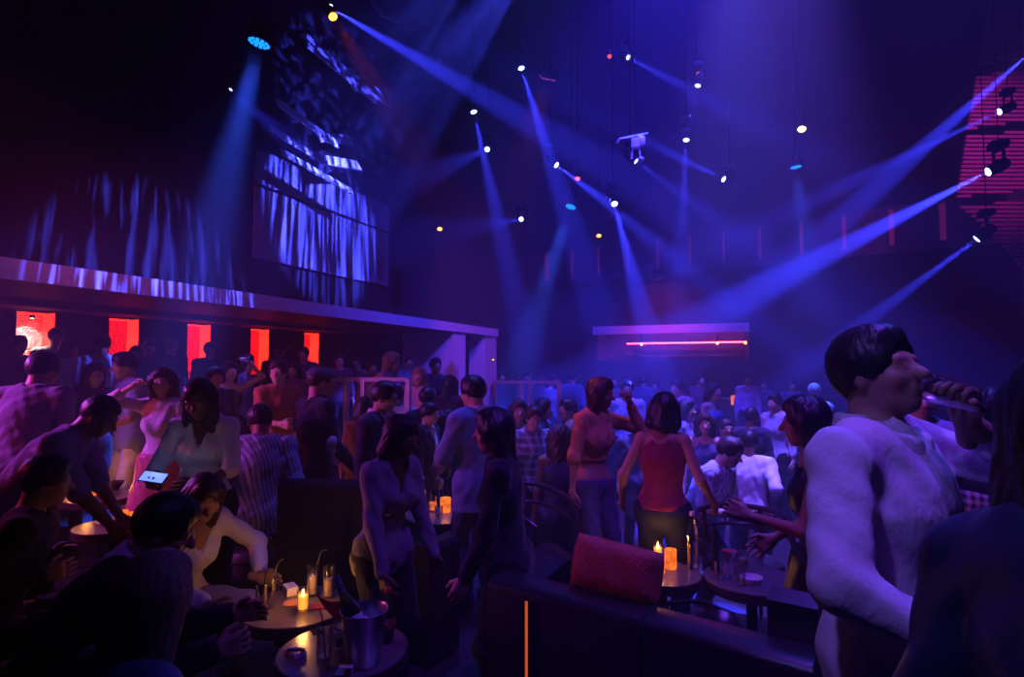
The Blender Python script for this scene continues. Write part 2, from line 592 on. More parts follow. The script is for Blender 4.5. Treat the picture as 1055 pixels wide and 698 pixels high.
def led_par(px, py, d, tx, ty, td, power, deg, label, size=1.0, tilt=None):
    p, q = W(px, py, d), W(tx, ty, td)
    A = aim_matrix(p, q).to_matrix().to_4x4()
    s = size
    tg = thing('led_par', label, 'stage light', p, 0, 'cyan LED wash lights')
    MB().lathe([(.13 * s, 0), (.135 * s, .03 * s), (.12 * s, .14 * s), (.06 * s, .18 * s)], 24, M=A).build('housing', M_body, tg, True)
    q_ = MB()
    pts = [(0, 0)] + [(.042 * math.cos(R(60 * k)), .042 * math.sin(R(60 * k))) for k in range(6)] + [(.086 * math.cos(R(30 * k + 15)), .086 * math.sin(R(30 * k + 15))) for k in range(12)]
    for x, y in pts:
        q_.lathe([(.018 * s, -.002), (.016 * s, -.012 * s), (.006 * s, -.016 * s)], 8, (x * s, y * s, 0), M=A)
    q_.build('led_cluster', M_led, tg, True)
    c = A @ Vector((0, 0, .09 * s))
    ax = A @ Vector((1, 0, 0)); ax = Vector((ax.x, ax.y, 0)).normalized()
    yk = MB()
    pts = [c + ax * .15 * s * math.cos(R(a)) + Vector((0, 0, .2 * s * math.sin(R(a)))) for a in range(0, 181, 20)]
    yk.tube(pts, .014 * s, 6)
    yk.build('yoke', M_body, tg, True)
    MB().tube([c + Vector((0, 0, .19 * s)), Vector((c.x, c.y, 9.0 - p.z))], .006, 8).build('hanger_pole', M_pole, tg, True)
    spot('wash_lamp', p + (q - p).normalized() * .04, q, (.03, .09, 1.0), power, deg, .6, .08)
    return tg


def downlight(px, py, d, label, power=0, lens=None, q=None, deg=60, s=1.0):
    p = W(px, py, d)
    tg = thing('amber_spotlight', label, 'stage light', p, 0, 'small amber spotlights overhead')
    q = q or (p + Vector((0, 0, -1)) + (EYE - p).normalized() * .8)
    A = aim_matrix(p, q).to_matrix().to_4x4()
    MB().lathe([(.06 * s, 0), (.065 * s, .02), (.06 * s, .14 * s), (.03 * s, .17 * s)], 16, M=A).build('housing', M_body, tg, True)
    MB().lathe([(.05 * s, -.004), (.03 * s, -.012), (.01, -.014)], 16, M=A).build('lens', lens or M_redlamp, tg, True)
    c = A @ Vector((0, 0, .15 * s))
    MB().tube([c, c + Vector((0, 0, .12)), Vector((c.x, c.y, 9.0 - p.z))], .006, 8).build('hanger_pole', M_pole, tg, True)
    if power:
        spot('red_lamp', p + (q - p).normalized() * .03, q, (1.0, .10, .04), power, deg, .7, .05)
    return tg


PW = 80.0
moving_head(340, 8, 8.0, 560, 135, 7.0, 900 * PW, 6, 'moving head at the top left sending a long blue beam to the lower right')
moving_head(488, 115, 9.0, 530, 300, 8.6, 330 * PW, 9, 'moving head left of centre pointing down, below the slim upper one')
moving_head(537, 70, 9.0, 605, 285, 8.4, 420 * PW, 9.5, 'highest of the central moving heads, its beam falling down to the right')
moving_head(573, 170, 9.5, 700, 265, 8.6, 420 * PW, 10, 'central moving head with a beam sloping to the right above the cyan lamp')
moving_head(633, 210, 9.0, 668, 345, 7.2, 420 * PW, 8, 'lowest central moving head with a narrow bright beam on to the dancers')
moving_head(502, 154, 10.0, 380, 205, 4.5, 80 * PW, 5, 'moving head sending a faint beam to the left above the bright downward one', M_lens_soft)
moving_head(537, 226, 11.0, 420, 246, 5.0, 65 * PW, 4.5, 'small moving head aimed left with a short flat beam', M_lens_soft)
moving_head(647, 59, 10.4, 740, 108, 9.2, 200 * PW, 8, 'moving head near the top centre with a faint beam to the right', M_lens_soft)
moving_head(719, 88, 9.5, 697, 175, 9.3, 110 * PW, 6, 'moving head with a slim beam above the other vertical beam', M_lens_soft)
moving_head(707, 144, 9.5, 700, 290, 9.0, 240 * PW, 8, 'moving head right of centre with a straight vertical beam')
moving_head(746, 185, 9.5, 650, 138, 9.0, 260 * PW, 9, 'moving head right of centre aimed up to the left')
moving_head(655, 166, 9.5, 745, 232, 9.0, 160 * PW, 9, 'moving head just under the lit hanging fixture', M_lens_soft)
moving_head(1018, 177, 8.0, 640, 372, 9.0, 1500 * PW, 9, 'large moving head at the right with the broadest beam over the crowd', size=1.25)
moving_head(1030, 115, 8.5, 820, 215, 9.0, 420 * PW, 7, 'moving head at the right edge above the broadest beam')
moving_head(1064, 52, 8.5, 880, 215, 9.5, 800 * PW, 9, 'moving head beyond the upper right corner of the slatted screens')
moving_head(1007, 246, 7.3, 850, 362, 8.5, 420 * PW, 9, 'lowest moving head at the right with a beam towards the drinker')
led_par(267, 44, 6.5, 225, 215, 6.5, 180 * PW, 16, 'large cyan LED wash lamp at the upper left', 1.15)
led_par(588, 213, 10.0, 550, 330, 9.6, 160 * PW, 14, 'round cyan LED wash lamp above the centre of the room', .85)
led_par(820, 172, 9.5, 830, 260, 9.5, 60 * PW, 22, 'flat cyan LED wash lamp right of centre below the amber spot', .8)
moving_head(236, 94, 8.5, 280, 130, 8.0, 70 * PW, 12, 'small moving head right of the tall soft beam at the upper left', M_lens_soft)

# haze fills the whole room
w = bpy.data.worlds.new('room_haze')
SC.world = w
w.use_nodes = True
nt = w.node_tree
nt.nodes['Background'].inputs[0].default_value = (0, 0, 0, 1)
nt.nodes['Background'].inputs[1].default_value = 0
vs = nt.nodes.new('ShaderNodeVolumeScatter')
vs.inputs['Color'].default_value = (.9, .9, 1.0, 1)
vs.inputs['Density'].default_value = .015
vs.inputs['Anisotropy'].default_value = .25
nt.links.new(vs.outputs[0], nt.nodes['World Output'].inputs['Volume'])

# slim amber spots, and the lit rig in the middle
downlight(70, 105, 7.5, 'amber spotlight far left under the dark ceiling', s=1.2)
downlight(343, 17, 6.6, 'amber spotlight next to the moving head at the top left', 550, None, W(621, 470, 4.5), 13)
downlight(826, 133, 10.0, 'bright orange-white spotlight above the flat cyan lamp', s=1.3, lens=emit('orange_white_lamp', (1.0, .40, .08), 16.0))
downlight(453, 236, 12.0, 'small amber spotlight over the portal, low on the left')
downlight(617, 243, 13.0, 'small amber spotlight low in the centre, right of the round cyan lamp', s=1.0)
downlight(595, 184, 9.8, 'dim red spotlight crossed by the central beam', lens=emit('red_lamp_glass', (1.0, .05, .03), 6.0), s=.8)
downlight(628, 58, 9.5, 'dim red spotlight near the top, left of the faint beam', lens=emit('dull_red_lamp', (1.0, .08, .05), 1.2), s=.8)
downlight(719, 76, 9.8, 'dim red spotlight above the slim beam', lens=emit('dull_red_lamp_2', (1.0, .10, .08), 1.0), s=.8)
M_rig = mat('pale_rig_metal', (.62, .62, .66), .4, .3)
rp = W(655, 148, 9.0)
rg = thing('hanging_rig', 'white-lit hanging rig with folding arms in the centre of the ceiling', 'stage light', rp)
MB().box((0, 0, .0), (.13, .10, .17), b=.02).build('box', M_rig, rg)
MB().lathe([(.05, -.03), (.06, 0), (.06, .10), (.045, .12)], 16, (.09, 0, -.02)).build('drum', M_rig, rg, True)
for s in (-1, 1):
    MB().tube([(s * .05, 0, -.08), (s * .07, 0, -.24)], .014, 8).build('bracket_leg', M_rig, rg)
MB().tube([(-.26, 0, .12), (.18, .05, .16)], .016, 8).build('cross_arm', M_rig, rg)
MB().tube([(-.26, 0, .12), (-.3, .02, .06)], .022, 8).build('clamp', M_rig, rg)
MB().lathe([(.03, 0), (.05, .03), (.04, .07)], 12, (.08, 0, -.30)).build('lamp_end', M_rig, rg, True)
MB().tube([(0, 0, .08), (0, 0, 9.0 - rp.z)], .006, 8).build('hanger_pole', M_pole, rg)

# added fill lamps, mostly out of view, washing crowd and surfaces with colour
def wash(px, py, d, q, col, power, deg, label, blend=.8):
    p = Vector(d) if px is None else W(px, py, d)
    q = Vector(q)
    tg = thing('added_fill_light', label, 'stage light', p, 0, 'added fill lights')
    A = aim_matrix(p, q).to_matrix().to_4x4()
    MB().box((0, 0, .10), (.34, .26, .18), A, b=.03).build('housing', M_body, tg, True)
    MB().box((0, 0, -.004), (.28, .20, .012), A).build('lens', emit('added_fill_lens', col, .35), tg)
    MB().tube([A @ Vector((0, 0, .15)), Vector((0, 0, 9.0 - p.z))], .006, 8).build('hanger_pole', M_pole, tg, True)
    spot('wash_lamp', p + (q - p).normalized() * .05, q, col, power, deg, blend, .12)
wash(None, 0, (-.6, 7.2, 8.6), W(640, 345, 12.0), (.045, .03, 1.0), 8500, 95, 'added blue fill light above the middle of the frame', 1.0)
wash(800, -260, 6.0, W(770, 480, 6.5), (.16, .08, 1.0), 11000, 36, 'added blue fill light above the dancers on the right')
wash(None, 0, (.8, 2.2, 7.2), (.9, 3.8, 0), (.20, .04, 1.0), 1300, 62, 'added violet fill light above the near lounge')
wash(None, 0, (.4, .5, 5.4), WZ(345, 650, .55), (.16, .05, 1.0), 110, 24, 'added violet fill light on the two front tables', .6)
wash(None, 0, (1.9, 5.4, 8.2), (.5, 2.0, .9), (.05, .07, 1.0), 1500, 30, 'added blue fill light above the cocktail tables aimed back at the booth bench', .7)
wash(560, -230, 6.6, W(545, 450, 6.0), (.07, .09, 1.0), 3500, 26, 'added blue fill light above the plaid shirt in the centre', .8)
wash(760, -200, 7.0, W(752, 490, 5.6), (.12, .16, 1.0), 4500, 15, 'added pale blue fill light above the white shirts on the dance floor', .6)
wash(480, -230, 5.6, W(470, 440, 4.6), (.07, .09, 1.0), 1300, 26, 'added blue fill light above the man in the pale blue jacket', .8)
wash(None, 0, (-6.6, 1.5, 2.55), (-2.6, 4.6, .9), (.50, .07, .9), 560, 75, 'added purple fill light under the near end of the balcony')
wash(None, 0, (-6.5, .6, 2.3), (-2.0, 5.0, 1.0), (1.0, .05, .12), 160, 70, 'added red fill light under the near end of the balcony')
wash(None, 0, (-3.6, 3.6, 8.0), (-3.8, 5.4, .6), (.35, .06, 1.0), 200, 55, 'added purple fill light above the left group')
wash(1180, -30, 7.5, W(1015, 150, 11.3), (.8, .06, .9), 500, 50, 'added magenta fill light on the slatted screens')
wash(None, 0, (-.9, -.3, 4.6), (.95, 1.5, 1.3), (.22, .13, 1.0), 300, 34, 'added violet fill light on the drinker')
wash(None, 0, (-5.4, .9, 4.3), (-7.0, 6.5, 2.78), (.9, .08, .6), 230, 45, 'added magenta fill light on the balcony front')
wash(None, 0, (-3.6, 10.5, 7.4), (-7.2, 14.2, 2.2), (.9, .10, .6), 500, 40, 'added magenta fill light on the portal')
wash(None, 0, (-2.5, 17.2, 4.4), (-2.5, 18.9, 2.9), (.95, .05, .5), 150, 110, 'added magenta fill light on the bar opening')

# patterned light thrown on the upper left wall and the balcony front
def gobo(px, py, d, q, col, power, deg, label, sx, sy, thr):
    p = W(px, py, d)
    tg = thing('pattern_projector', label, 'projector', p, 0, 'pattern projectors')
    A = aim_matrix(p, q).to_matrix().to_4x4()
    MB().box((0, 0, .18), (.22, .20, .34), A, b=.03).build('housing', M_body, tg, True)
    MB().lathe([(.05, -.02), (.06, .0), (.06, .05)], 20, M=A).build('lens_barrel', M_metal, tg, True)
    MB().tube([A @ Vector((0, 0, .2)), Vector((0, 0, 9.0 - p.z))], .006, 8).build('hanger_pole', M_pole, tg, True)
    o = spot('pattern_lamp', p + (q - p).normalized() * .06, q, col, power, deg, .35, .01)
    l = o.data
    l.use_nodes = True
    nt = l.node_tree
    N, K = nt.nodes, nt.links
    em = N.get('Emission')
    tc = N.new('ShaderNodeTexCoord')
    mp = N.new('ShaderNodeMapping'); mp.inputs['Scale'].default_value = (sx, sy, 1)
    K.new(tc.outputs['Normal'], mp.inputs[0])
    nz = N.new('ShaderNodeTexNoise'); nz.inputs['Scale'].default_value = 1.0; nz.inputs['Detail'].default_value = 3; nz.inputs['Distortion'].default_value = .25
    K.new(mp.outputs[0], nz.inputs['Vector'])
    mr = N.new('ShaderNodeMapRange'); mr.inputs[1].default_value = thr; mr.inputs[2].default_value = thr + .22; mr.inputs[3].default_value = 0; mr.inputs[4].default_value = 1
    K.new(nz.outputs['Fac'], mr.inputs[0])
    K.new(mr.outputs[0], em.inputs['Strength'])
    return o

gobo(560, -60, 6.0, WX(330, 225, -7.1), (.05, .06, 1.0), 36000, 27, 'pattern projector above the middle aimed at the grey wall panels', 70, 4, .46)
gobo(500, -60, 5.5, WX(350, 100, -7.1), (.05, .06, 1.0), 9500, 30, 'pattern projector above the middle aimed at the pale boards', 30, 30, .5)
gobo(520, -80, 5.0, WX(160, 305, -7.0), (.06, .07, 1.0), 16000, 31, 'pattern projector above the middle aimed at the balcony front', 60, 5, .5)
nl = thing('added_niche_lamp', 'small white lamp added inside the niche to make its foil sparkle', 'light', (-10.30, 5.46, 2.53))  # lamp added so the silver foil of this niche sparkles
MB().lathe([(.03, 0), (.035, .02), (.03, .05)], 14).build('housing', M_body, nl, True)
MB().lathe([(.026, -.002), (.01, -.006)], 14).build('lens', emit('added_niche_lens', (1, .9, .8), 8), nl, True)
spot('added_niche_light', (-10.25, 5.46, 2.53), (-10.46, 5.46, 1.8), (1, .85, .75), 90, 100, .5, .02)
# ------------------------------------------------------------------ people: smooth continuous bodies from blended limbs
def npv(*a):
    return np.array(a, dtype=np.float32)


def rotm(yaw=0, pitch=0, roll=0):
    """yaw about z, pitch forward (nod) about x, roll sideways about y; degrees"""
    return np.array((Matrix.Rotation(R(yaw), 3, 'Z') @ Matrix.Rotation(R(-pitch), 3, 'X') @ Matrix.Rotation(R(roll), 3, 'Y')), dtype=np.float32)


def cap(a, b, r1, r2=None, k=.02, flat=None, sub=False):
    return dict(t='c', a=np.asarray(a, np.float32), b=np.asarray(b, np.float32), r1=r1, r2=r1 if r2 is None else r2, k=k, flat=flat, sub=sub)


def ell(c, rad, rot=None, k=.02, sub=False):
    return dict(t='e', c=np.asarray(c, np.float32), rad=np.asarray(rad, np.float32), rot=np.eye(3, dtype=np.float32) if rot is None else rot, k=k, sub=sub)


def prim_box(p):
    if p['t'] == 'c':
        r = max(p['r1'], p['r2'])
        return np.minimum(p['a'], p['b']) - r, np.maximum(p['a'], p['b']) + r
    r = float(p['rad'].max())
    return p['c'] - r, p['c'] + r


def prim_eval(p, X):
    if p['t'] == 'c':
        a, b = p['a'], p['b']
        ba = b - a
        l2 = float(ba @ ba) + 1e-12
        pa = X - a
        t = np.clip((pa @ ba) / l2, 0, 1)
        v = pa - t[..., None] * ba
        if p['flat'] is not None:
            n, s = p['flat']
            v = v + (v @ n)[..., None] * n * (s - 1)
        return np.sqrt((v * v).sum(-1)) - (p['r1'] + (p['r2'] - p['r1']) * t)
    q = (X - p['c']) @ p['rot']
    k0 = np.sqrt(((q / p['rad']) ** 2).sum(-1))
    k1 = np.sqrt(((q / p['rad'] ** 2) ** 2).sum(-1)) + 1e-9
    return k0 * (k0 - 1) / k1


def surface(prims, h, post=None, pad=0.0):
    """closed smooth surface of the blended primitives on a grid of pitch h (naive surface nets)"""
    adds = [p for p in prims if not p['sub']]
    bx = [prim_box(p) for p in adds]
    lo = np.min([b[0] for b in bx], 0) - 3 * h - pad
    hi = np.max([b[1] for b in bx], 0) + 3 * h + pad
    n = np.ceil((hi - lo) / h).astype(int) + 1
    f = np.full(n, .5, np.float32)
    ax = [lo[i] + h * np.arange(n[i], dtype=np.float32) for i in range(3)]
    for p in prims:
        b0, b1 = prim_box(p)
        m = p['k'] + 2.5 * h + pad
        i0 = np.clip(np.floor((b0 - m - lo) / h).astype(int), 0, n)
        i1 = np.clip(np.ceil((b1 + m - lo) / h).astype(int) + 1, 0, n)
        if (i1 <= i0).any():
            continue
        sl = tuple(slice(i0[i], i1[i]) for i in range(3))
        X = np.stack(np.meshgrid(*[ax[i][sl[i]] for i in range(3)], indexing='ij'), -1)
        d = prim_eval(p, X)
        g = f[sl]
        k = max(p['k'], 1e-4)
        if p['sub']:
            hh = np.clip(.5 - .5 * (g + d) / k, 0, 1)
            f[sl] = g + (-d - g) * hh + k * hh * (1 - hh)
        else:
            hh = np.clip(.5 + .5 * (g - d) / k, 0, 1)
            f[sl] = g + (d - g) * hh - k * hh * (1 - hh)
    if post is not None:
        X = np.stack(np.meshgrid(*ax, indexing='ij'), -1)
        f = post(f, X)
        f[0], f[-1], f[:, 0], f[:, -1], f[:, :, 0], f[:, :, -1] = (.5,) * 6
    ins = f < 0
    c = [ins[i:n[0] - 1 + i, j:n[1] - 1 + j, k:n[2] - 1 + k] for i in (0, 1) for j in (0, 1) for k in (0, 1)]
    s = sum(x.astype(np.int8) for x in c)
    act = (s > 0) & (s < 8)
    idx = np.full(act.shape, -1, np.int64)
    cells = np.argwhere(act)
    idx[act] = np.arange(len(cells))
    acc = np.zeros((len(cells), 3), np.float32)
    cnt = np.zeros(len(cells), np.float32)
    cor = [(i, j, k) for i in (0, 1) for j in (0, 1) for k in (0, 1)]
    for a in range(8):
        for b in range(a + 1, 8):
            da = np.array(cor[b]) - np.array(cor[a])
            if np.abs(da).sum() != 1:
                continue
            ca = cells + cor[a]
            cb = cells + cor[b]
            fa = f[ca[:, 0], ca[:, 1], ca[:, 2]]
            fb = f[cb[:, 0], cb[:, 1], cb[:, 2]]
            x = (fa < 0) != (fb < 0)
            t = np.where(x, fa / np.where(x, fa - fb, 1), 0)
            acc += np.where(x[:, None], ca + t[:, None] * da, 0)
            cnt += x
    V = lo + h * acc / np.maximum(cnt, 1)[:, None]
    quads = []
    for axis in range(3):
        u, v = (axis + 1) % 3, (axis + 2) % 3
        s0 = [slice(None)] * 3; s1 = [slice(None)] * 3
        s0[axis] = slice(0, n[axis] - 1); s1[axis] = slice(1, n[axis])
        e = ins[tuple(s0)] != ins[tuple(s1)]
        pos = np.argwhere(e)
        ok = (pos[:, u] > 0) & (pos[:, v] > 0) & (pos[:, u] < n[u] - 1) & (pos[:, v] < n[v] - 1)
        pos = pos[ok]
        if not len(pos):
            continue
        flip = ins[pos[:, 0], pos[:, 1], pos[:, 2]]
        q = []
        for du, dv in ((-1, -1), (0, -1), (0, 0), (-1, 0)):
            pp = pos.copy(); pp[:, u] += du; pp[:, v] += dv
            q.append(idx[pp[:, 0], pp[:, 1], pp[:, 2]])
        q = np.stack(q, 1)
        q[~flip] = q[~flip][:, ::-1]
        quads.append(q)
    return V, (np.concatenate(quads) if quads else np.zeros((0, 4), int))


def np_mesh(name, V, Q, m):
    me = bpy.data.meshes.new(name)
    me.vertices.add(len(V))
    me.vertices.foreach_set('co', np.ascontiguousarray(V, np.float32).ravel())
    me.loops.add(len(Q) * 4)
    me.loops.foreach_set('vertex_index', np.ascontiguousarray(Q, np.int32).ravel())
    me.polygons.add(len(Q))
    me.polygons.foreach_set('loop_start', np.arange(0, len(Q) * 4, 4, dtype=np.int32))
    me.update(calc_edges=True)
    me.shade_smooth()
    me.materials.append(m)
    return me


def ik(S, T, a, b, pole):
    d = T - S
    L = float(np.linalg.norm(d))
    L2 = min(L, (a + b) * .995)
    u = d / max(L, 1e-6)
    T = S + u * L2
    x = (a * a - b * b + L2 * L2) / (2 * L2)
    y = math.sqrt(max(a * a - x * x, 0))
    p = pole - u * float(pole @ u)
    p = p / max(float(np.linalg.norm(p)), 1e-6)
    return S + u * x + p * y, T


SKIN = {
    'light': mat('skin_fair', (.60, .36, .26), .5, var=.08, spec=.3),
    'mid': mat('skin_tan', (.40, .22, .14), .5, var=.08, spec=.3),
    'dark': mat('skin_deep', (.16, .075, .045), .45, var=.08, spec=.35),
}
HAIRM = {
    'black': mat('black_hair', (.012, .009, .010), .42, var=.4, scale=60, stretch=(1, 1, .15), bump=.25, bscale=90),
    'brown': mat('brown_hair', (.05, .025, .015), .42, var=.4, scale=60, stretch=(1, 1, .15), bump=.25, bscale=90),
    'blonde': mat('blonde_hair', (.34, .22, .13), .42, var=.35, scale=60, stretch=(1, 1, .12), bump=.35, bscale=90),
    'grey': mat('grey_hair', (.30, .28, .28), .5, var=.3, scale=60, stretch=(1, 1, .15), bump=.2),
}
_cl = {}


def cloth(col, kind='plain'):
    key = (tuple(col), kind)
    if key not in _cl:
        if kind == 'plain':
            _cl[key] = mat('woven_cloth', col, .85, var=.1, scale=6, bump=.35, bscale=22, spec=.15, sheen=.15)
        elif kind == 'silk':
            _cl[key] = mat('satin_cloth', col, .45, var=.1, scale=6, bump=.3, bscale=14, spec=.4)
        elif kind == 'crease':
            _cl[key] = mat('creased_shirt_cotton', col, .8, var=.06, scale=5, bump=.75, bscale=9, spec=.15, stretch=(1.6, 1.2, .8))
        elif kind == 'denim':
            _cl[key] = mat('denim', col, .85, var=.35, scale=25, bump=.3, bscale=200, spec=.15)
        elif kind == 'stripe':
            _cl[key] = patterned('striped_cloth', col, tuple(min(1, c * .45) for c in col), 'stripe', 28)
        elif kind == 'check':
            _cl[key] = patterned('gingham_cloth', col, tuple(c * .06 for c in col), 'check', 30)
        elif kind == 'plaid':
            _cl[key] = patterned('plaid_cloth', tuple(c * .25 for c in col), col, 'plaid', 12)
        elif kind == 'print':
            _cl[key] = mat('printed_cloth', col, .8, var=.85, scale=22, stretch=(1, 1, .5), bump=.2)
    return _cl[key]


LV = {'near': (.0078, .0105, .0085, .0042), 'mid': (.0125, .015, .013, .006), 'far': (.021, .023, .02, .0085)}
COUNT = {'n': 0}


def person(label, px, top, d, face, floor=0.0, H=None, sex='m', lv='mid', pose=None, skin='mid', hair=('short', 'black'),
           shirt=((.1, .1, .1), 'plain'), sleeve=1.0, hem=.49, trousers=((.03, .03, .04), 'plain'), skirt=None, jacket=None,
           collar=False, neck='crew', group=None, cap_=None, extra=None, build=1.0, shirt_name='shirt', legs=True, at=None):
    P = dict(lean=3, side=0, twist=0, hy=0, hp=4, hr=0, lh=(-.15, .03, .475), rh=(.15, .03, .475), lf=(-.062, 0, .045), rf=(.062, 0, .045),
             pz=.525, lcurl=.35, rcurl=.35, lpole=(-.25, -1, -.3), rpole=(.25, -1, -.3), kpole=(0, 1, .05), lpalm=None, rpalm=None, lhd=None, rhd=None, knock=0)
    P.update(pose or {})
    fem = sex == 'f'
    if P.get('sit') and H is not None and at is None:
        q_ = P['lean']; Ra, Rb, Rc = rotm(0, q_ * .6, P['side'] * .6), rotm(P['twist'], q_ * 1.15, P['side']), rotm(P['hy'], P['hp'], P['hr'])
        nn = Rb @ npv(0, .12, 1) + .6 * (Rc @ npv(0, 0, 1)); nn = nn / np.linalg.norm(nn)
        up_ = Ra @ npv(0, 0, .095) + Rb @ npv(0, -.004, .217) + nn * .045 + Rc @ npv(0, .008, .123)
        P['pz'] = (W(px, top, d).z - floor) / H - .012 - float(up_[2])
    Rl = rotm(P['twist'] * .4, P['lean'] * .6, P['side'] * .6)
    Ru = rotm(P['twist'], P['lean'] * 1.15, P['side'])
    Rh = rotm(P['hy'], P['hp'], P['hr'])
    pel = npv(0, 0, P['pz'])
    wai = pel + Rl @ npv(0, 0, .095)
    che = wai + Ru @ npv(0, 0, .115)
    nkb = che + Ru @ npv(0, -.004, .102)
    nd = Ru @ npv(0, .12, 1) + .6 * (Rh @ npv(0, 0, 1))
    nd = nd / np.linalg.norm(nd)
    nkt = nkb + nd * .045
    hc = nkt + Rh @ npv(0, .014, .055)
    sw = (.088 if fem else .102) * build
    S = {s: nkb + Ru @ npv(s * sw, 0, -.024) for s in (-1, 1)}
    arms = {}
    for s, hk, pk in ((-1, 'lh', 'lpole'), (1, 'rh', 'rpole')):
        E, Wr = ik(S[s], npv(*P[hk]), .172, .150, npv(*P[pk]))
        arms[s] = (S[s], E, Wr)
    hip = {s: pel + Rl @ npv(s * .052, 0, -.008) for s in (-1, 1)}
    leg = {}
    for s, fk in ((-1, 'lf'), (1, 'rf')):
        kp = npv(*P['kpole']) + npv(s * (.12 + P['knock']), 0, 0)
        K, A = ik(hip[s], npv(*P[fk]), .245, .242, kp)
        leg[s] = (hip[s], K, A)
    topl = hc + Rh @ npv(0, -.006, .068)
    # ---- scale and place
    b0 = W(px, top, d)
    hairtop = .012
    if H is None:
        H = (b0.z - floor) / (float(topl[2]) + hairtop)
    vdir = Vector((b0.x - EYE.x, b0.y - EYE.y, 0)).normalized()
    rr = Vector((vdir.y, -vdir.x, 0))
    fw = -vdir * math.cos(R(face)) + rr * math.sin(R(face))
    rz = math.atan2(-fw.x, fw.y)
    Mz = Matrix.Rotation(rz, 3, 'Z')
    hp_ = Mz @ Vector((float(hc[0]) * H, float(hc[1]) * H, 0))
    loc = Vector((b0.x - hp_.x, b0.y - hp_.y, floor))
    if at is not None:
        loc = Vector(at)
    vb, vc, vh, vhand = LV[lv]
    lm = .86 if fem else 1.0
    bw = build

    def sc(p):
        q = dict(p)
        for key in ('a', 'b', 'c'):
            if key in q:
                q[key] = q[key] * H
        for key in ('r1', 'r2', 'rad', 'k'):
            if key in q:
                q[key] = q[key] * H
        return q

    fwdu, fwdl = Ru @ npv(0, 1, 0), Rl @ npv(0, 1, 0)
    wr = .066 if fem else .078

    def torso(t=0.0, up=True):
        o = [cap(pel + Rl @ npv(-.036, 0, 0), pel + Rl @ npv(.036, 0, 0), .070 * (1.05 if fem else 1) * bw + t, None, .03, (fwdl, 1.05)),
             cap(pel, wai, .086 * bw + t, wr * bw + t, .03, (fwdl, 1.4)),
             cap(wai, che, wr * bw + t, (.084 if fem else .098) * bw + t, .03, (fwdu, 1.42)),
             cap(che, nkb - Ru @ npv(0, 0, .04), (.084 if fem else .098) * bw + t, .072 * bw + t, .03, (fwdu, 1.45))]
        if fem:
            for s in (-1, 1):
                o.append(ell(che + Ru @ npv(s * .037, .040, -.010), npv(.036, .032, .038) + t, Ru, .035))
        for s in (-1, 1):
            o.append(cap(nkb + Ru @ npv(s * .02, 0, -.012), S[s], .032 * bw + t, .035 * lm * bw + t, .03))
        return o

    def arm(s, t=0.0, frac=1.0, tf=None):
        """sleeve: frac 1 = to the elbow, 2 = to the wrist"""
        tf = t if tf is None else tf
        a, e, w = arms[s]
        o = []
        f = min(frac, 1)
        o.append(cap(a, a + (e - a) * f, .033 * lm * bw + t, (.033 + (.026 - .033) * f) * lm * bw + t, .016))
        if frac > 1:
            g = frac - 1
            o.append(cap(e, e + (w - e) * g, .027 * lm * bw + t, (.027 + (.0175 - .027) * g) * lm * bw + tf, .012))
        return o

    def legp(s, t=0.0, frac=2.0, wide=0.0):
        a, kn, an = leg[s]
        o = [cap(a, kn, .056 * (1.02 if fem else 1) * bw + t, .036 * bw + t, .02)]
        if frac > 1:
            g = frac - 1
            bk = np.cross(kn - a, npv(1, 0, 0))
            o.append(cap(kn, kn + (an - kn) * g, .036 * bw + t, .022 + (.014 * (1 - g)) + t + wide, .015))
            if wide == 0 and g > .6:
                m_ = kn + (an - kn) * .3 - np.asarray(fwdl) * .012
                o.append(cap(m_, kn + (an - kn) * .55, .030 + t, .024 + t, .02))
        return o

    def hl(x, y, z):
        return hc + Rh @ npv(x, y, z)
    headp = [ell(hl(0, -.008, .012), (.0435, .0545, .052), Rh, .015),
             ell(hl(0, .013, -.020), (.036, .040, .046), Rh, .018),
             cap(hl(0, .018, -.044), hl(0, .033, -.052), .022 * (.92 if fem else 1), .016, .014),
             cap(hl(-.022, .043, .011), hl(.022, .043, .011), .009, None, .008),
             ell(hl(-.0165, .056, .001), (.011, .010, .0075), Rh, .006, True),
             ell(hl(.0165, .056, .001), (.011, .010, .0075), Rh, .006, True),
             ell(hl(-.0165, .0445, .001), (.0085, .0075, .0065), Rh, .003),
             ell(hl(.0165, .0445, .001), (.0085, .0075, .0065), Rh, .003),
             cap(hl(0, .050, .004), hl(0, .064, -.0155), .0055, .0088, .006),
             cap(hl(-.024, .034, -.016), hl(.024, .034, -.016), .014, None, .012),
             cap(hl(-.011, .049, -.0315), hl(.011, .049, -.0315), .0048, None, .004),
             cap(hl(-.009, .048, -.0385), hl(.009, .048, -.0385), .005, None, .004),
             ell(hl(-.0445, -.004, -.006), (.006, .013, .0175), Rh, .004),
             ell(hl(.0445, -.004, -.006), (.006, .013, .0175), Rh, .004)]
    neckp = [cap(nkb - nd * .02, nkt + Rh @ npv(0, -.004, .03), .034 * lm * bw, .031 * lm, .018)]
    body = torso(-.004) + neckp + headp
    for s in (-1, 1):
        body += arm(s, -.003, 2)
        if legs:
            body += legp(s, -.004)
            an = leg[s][2]
            ft = npv(0, 1, 0) + npv(s * .2, 0, 0)
            body.append(cap(an + npv(0, -.012, -.018), an + ft * .075 + npv(0, 0, -.026), .021, .015, .015))
    V, Q = surface([sc(p) for p in body], vb)
    hands = {}
    allV, allQ = [V], [Q]
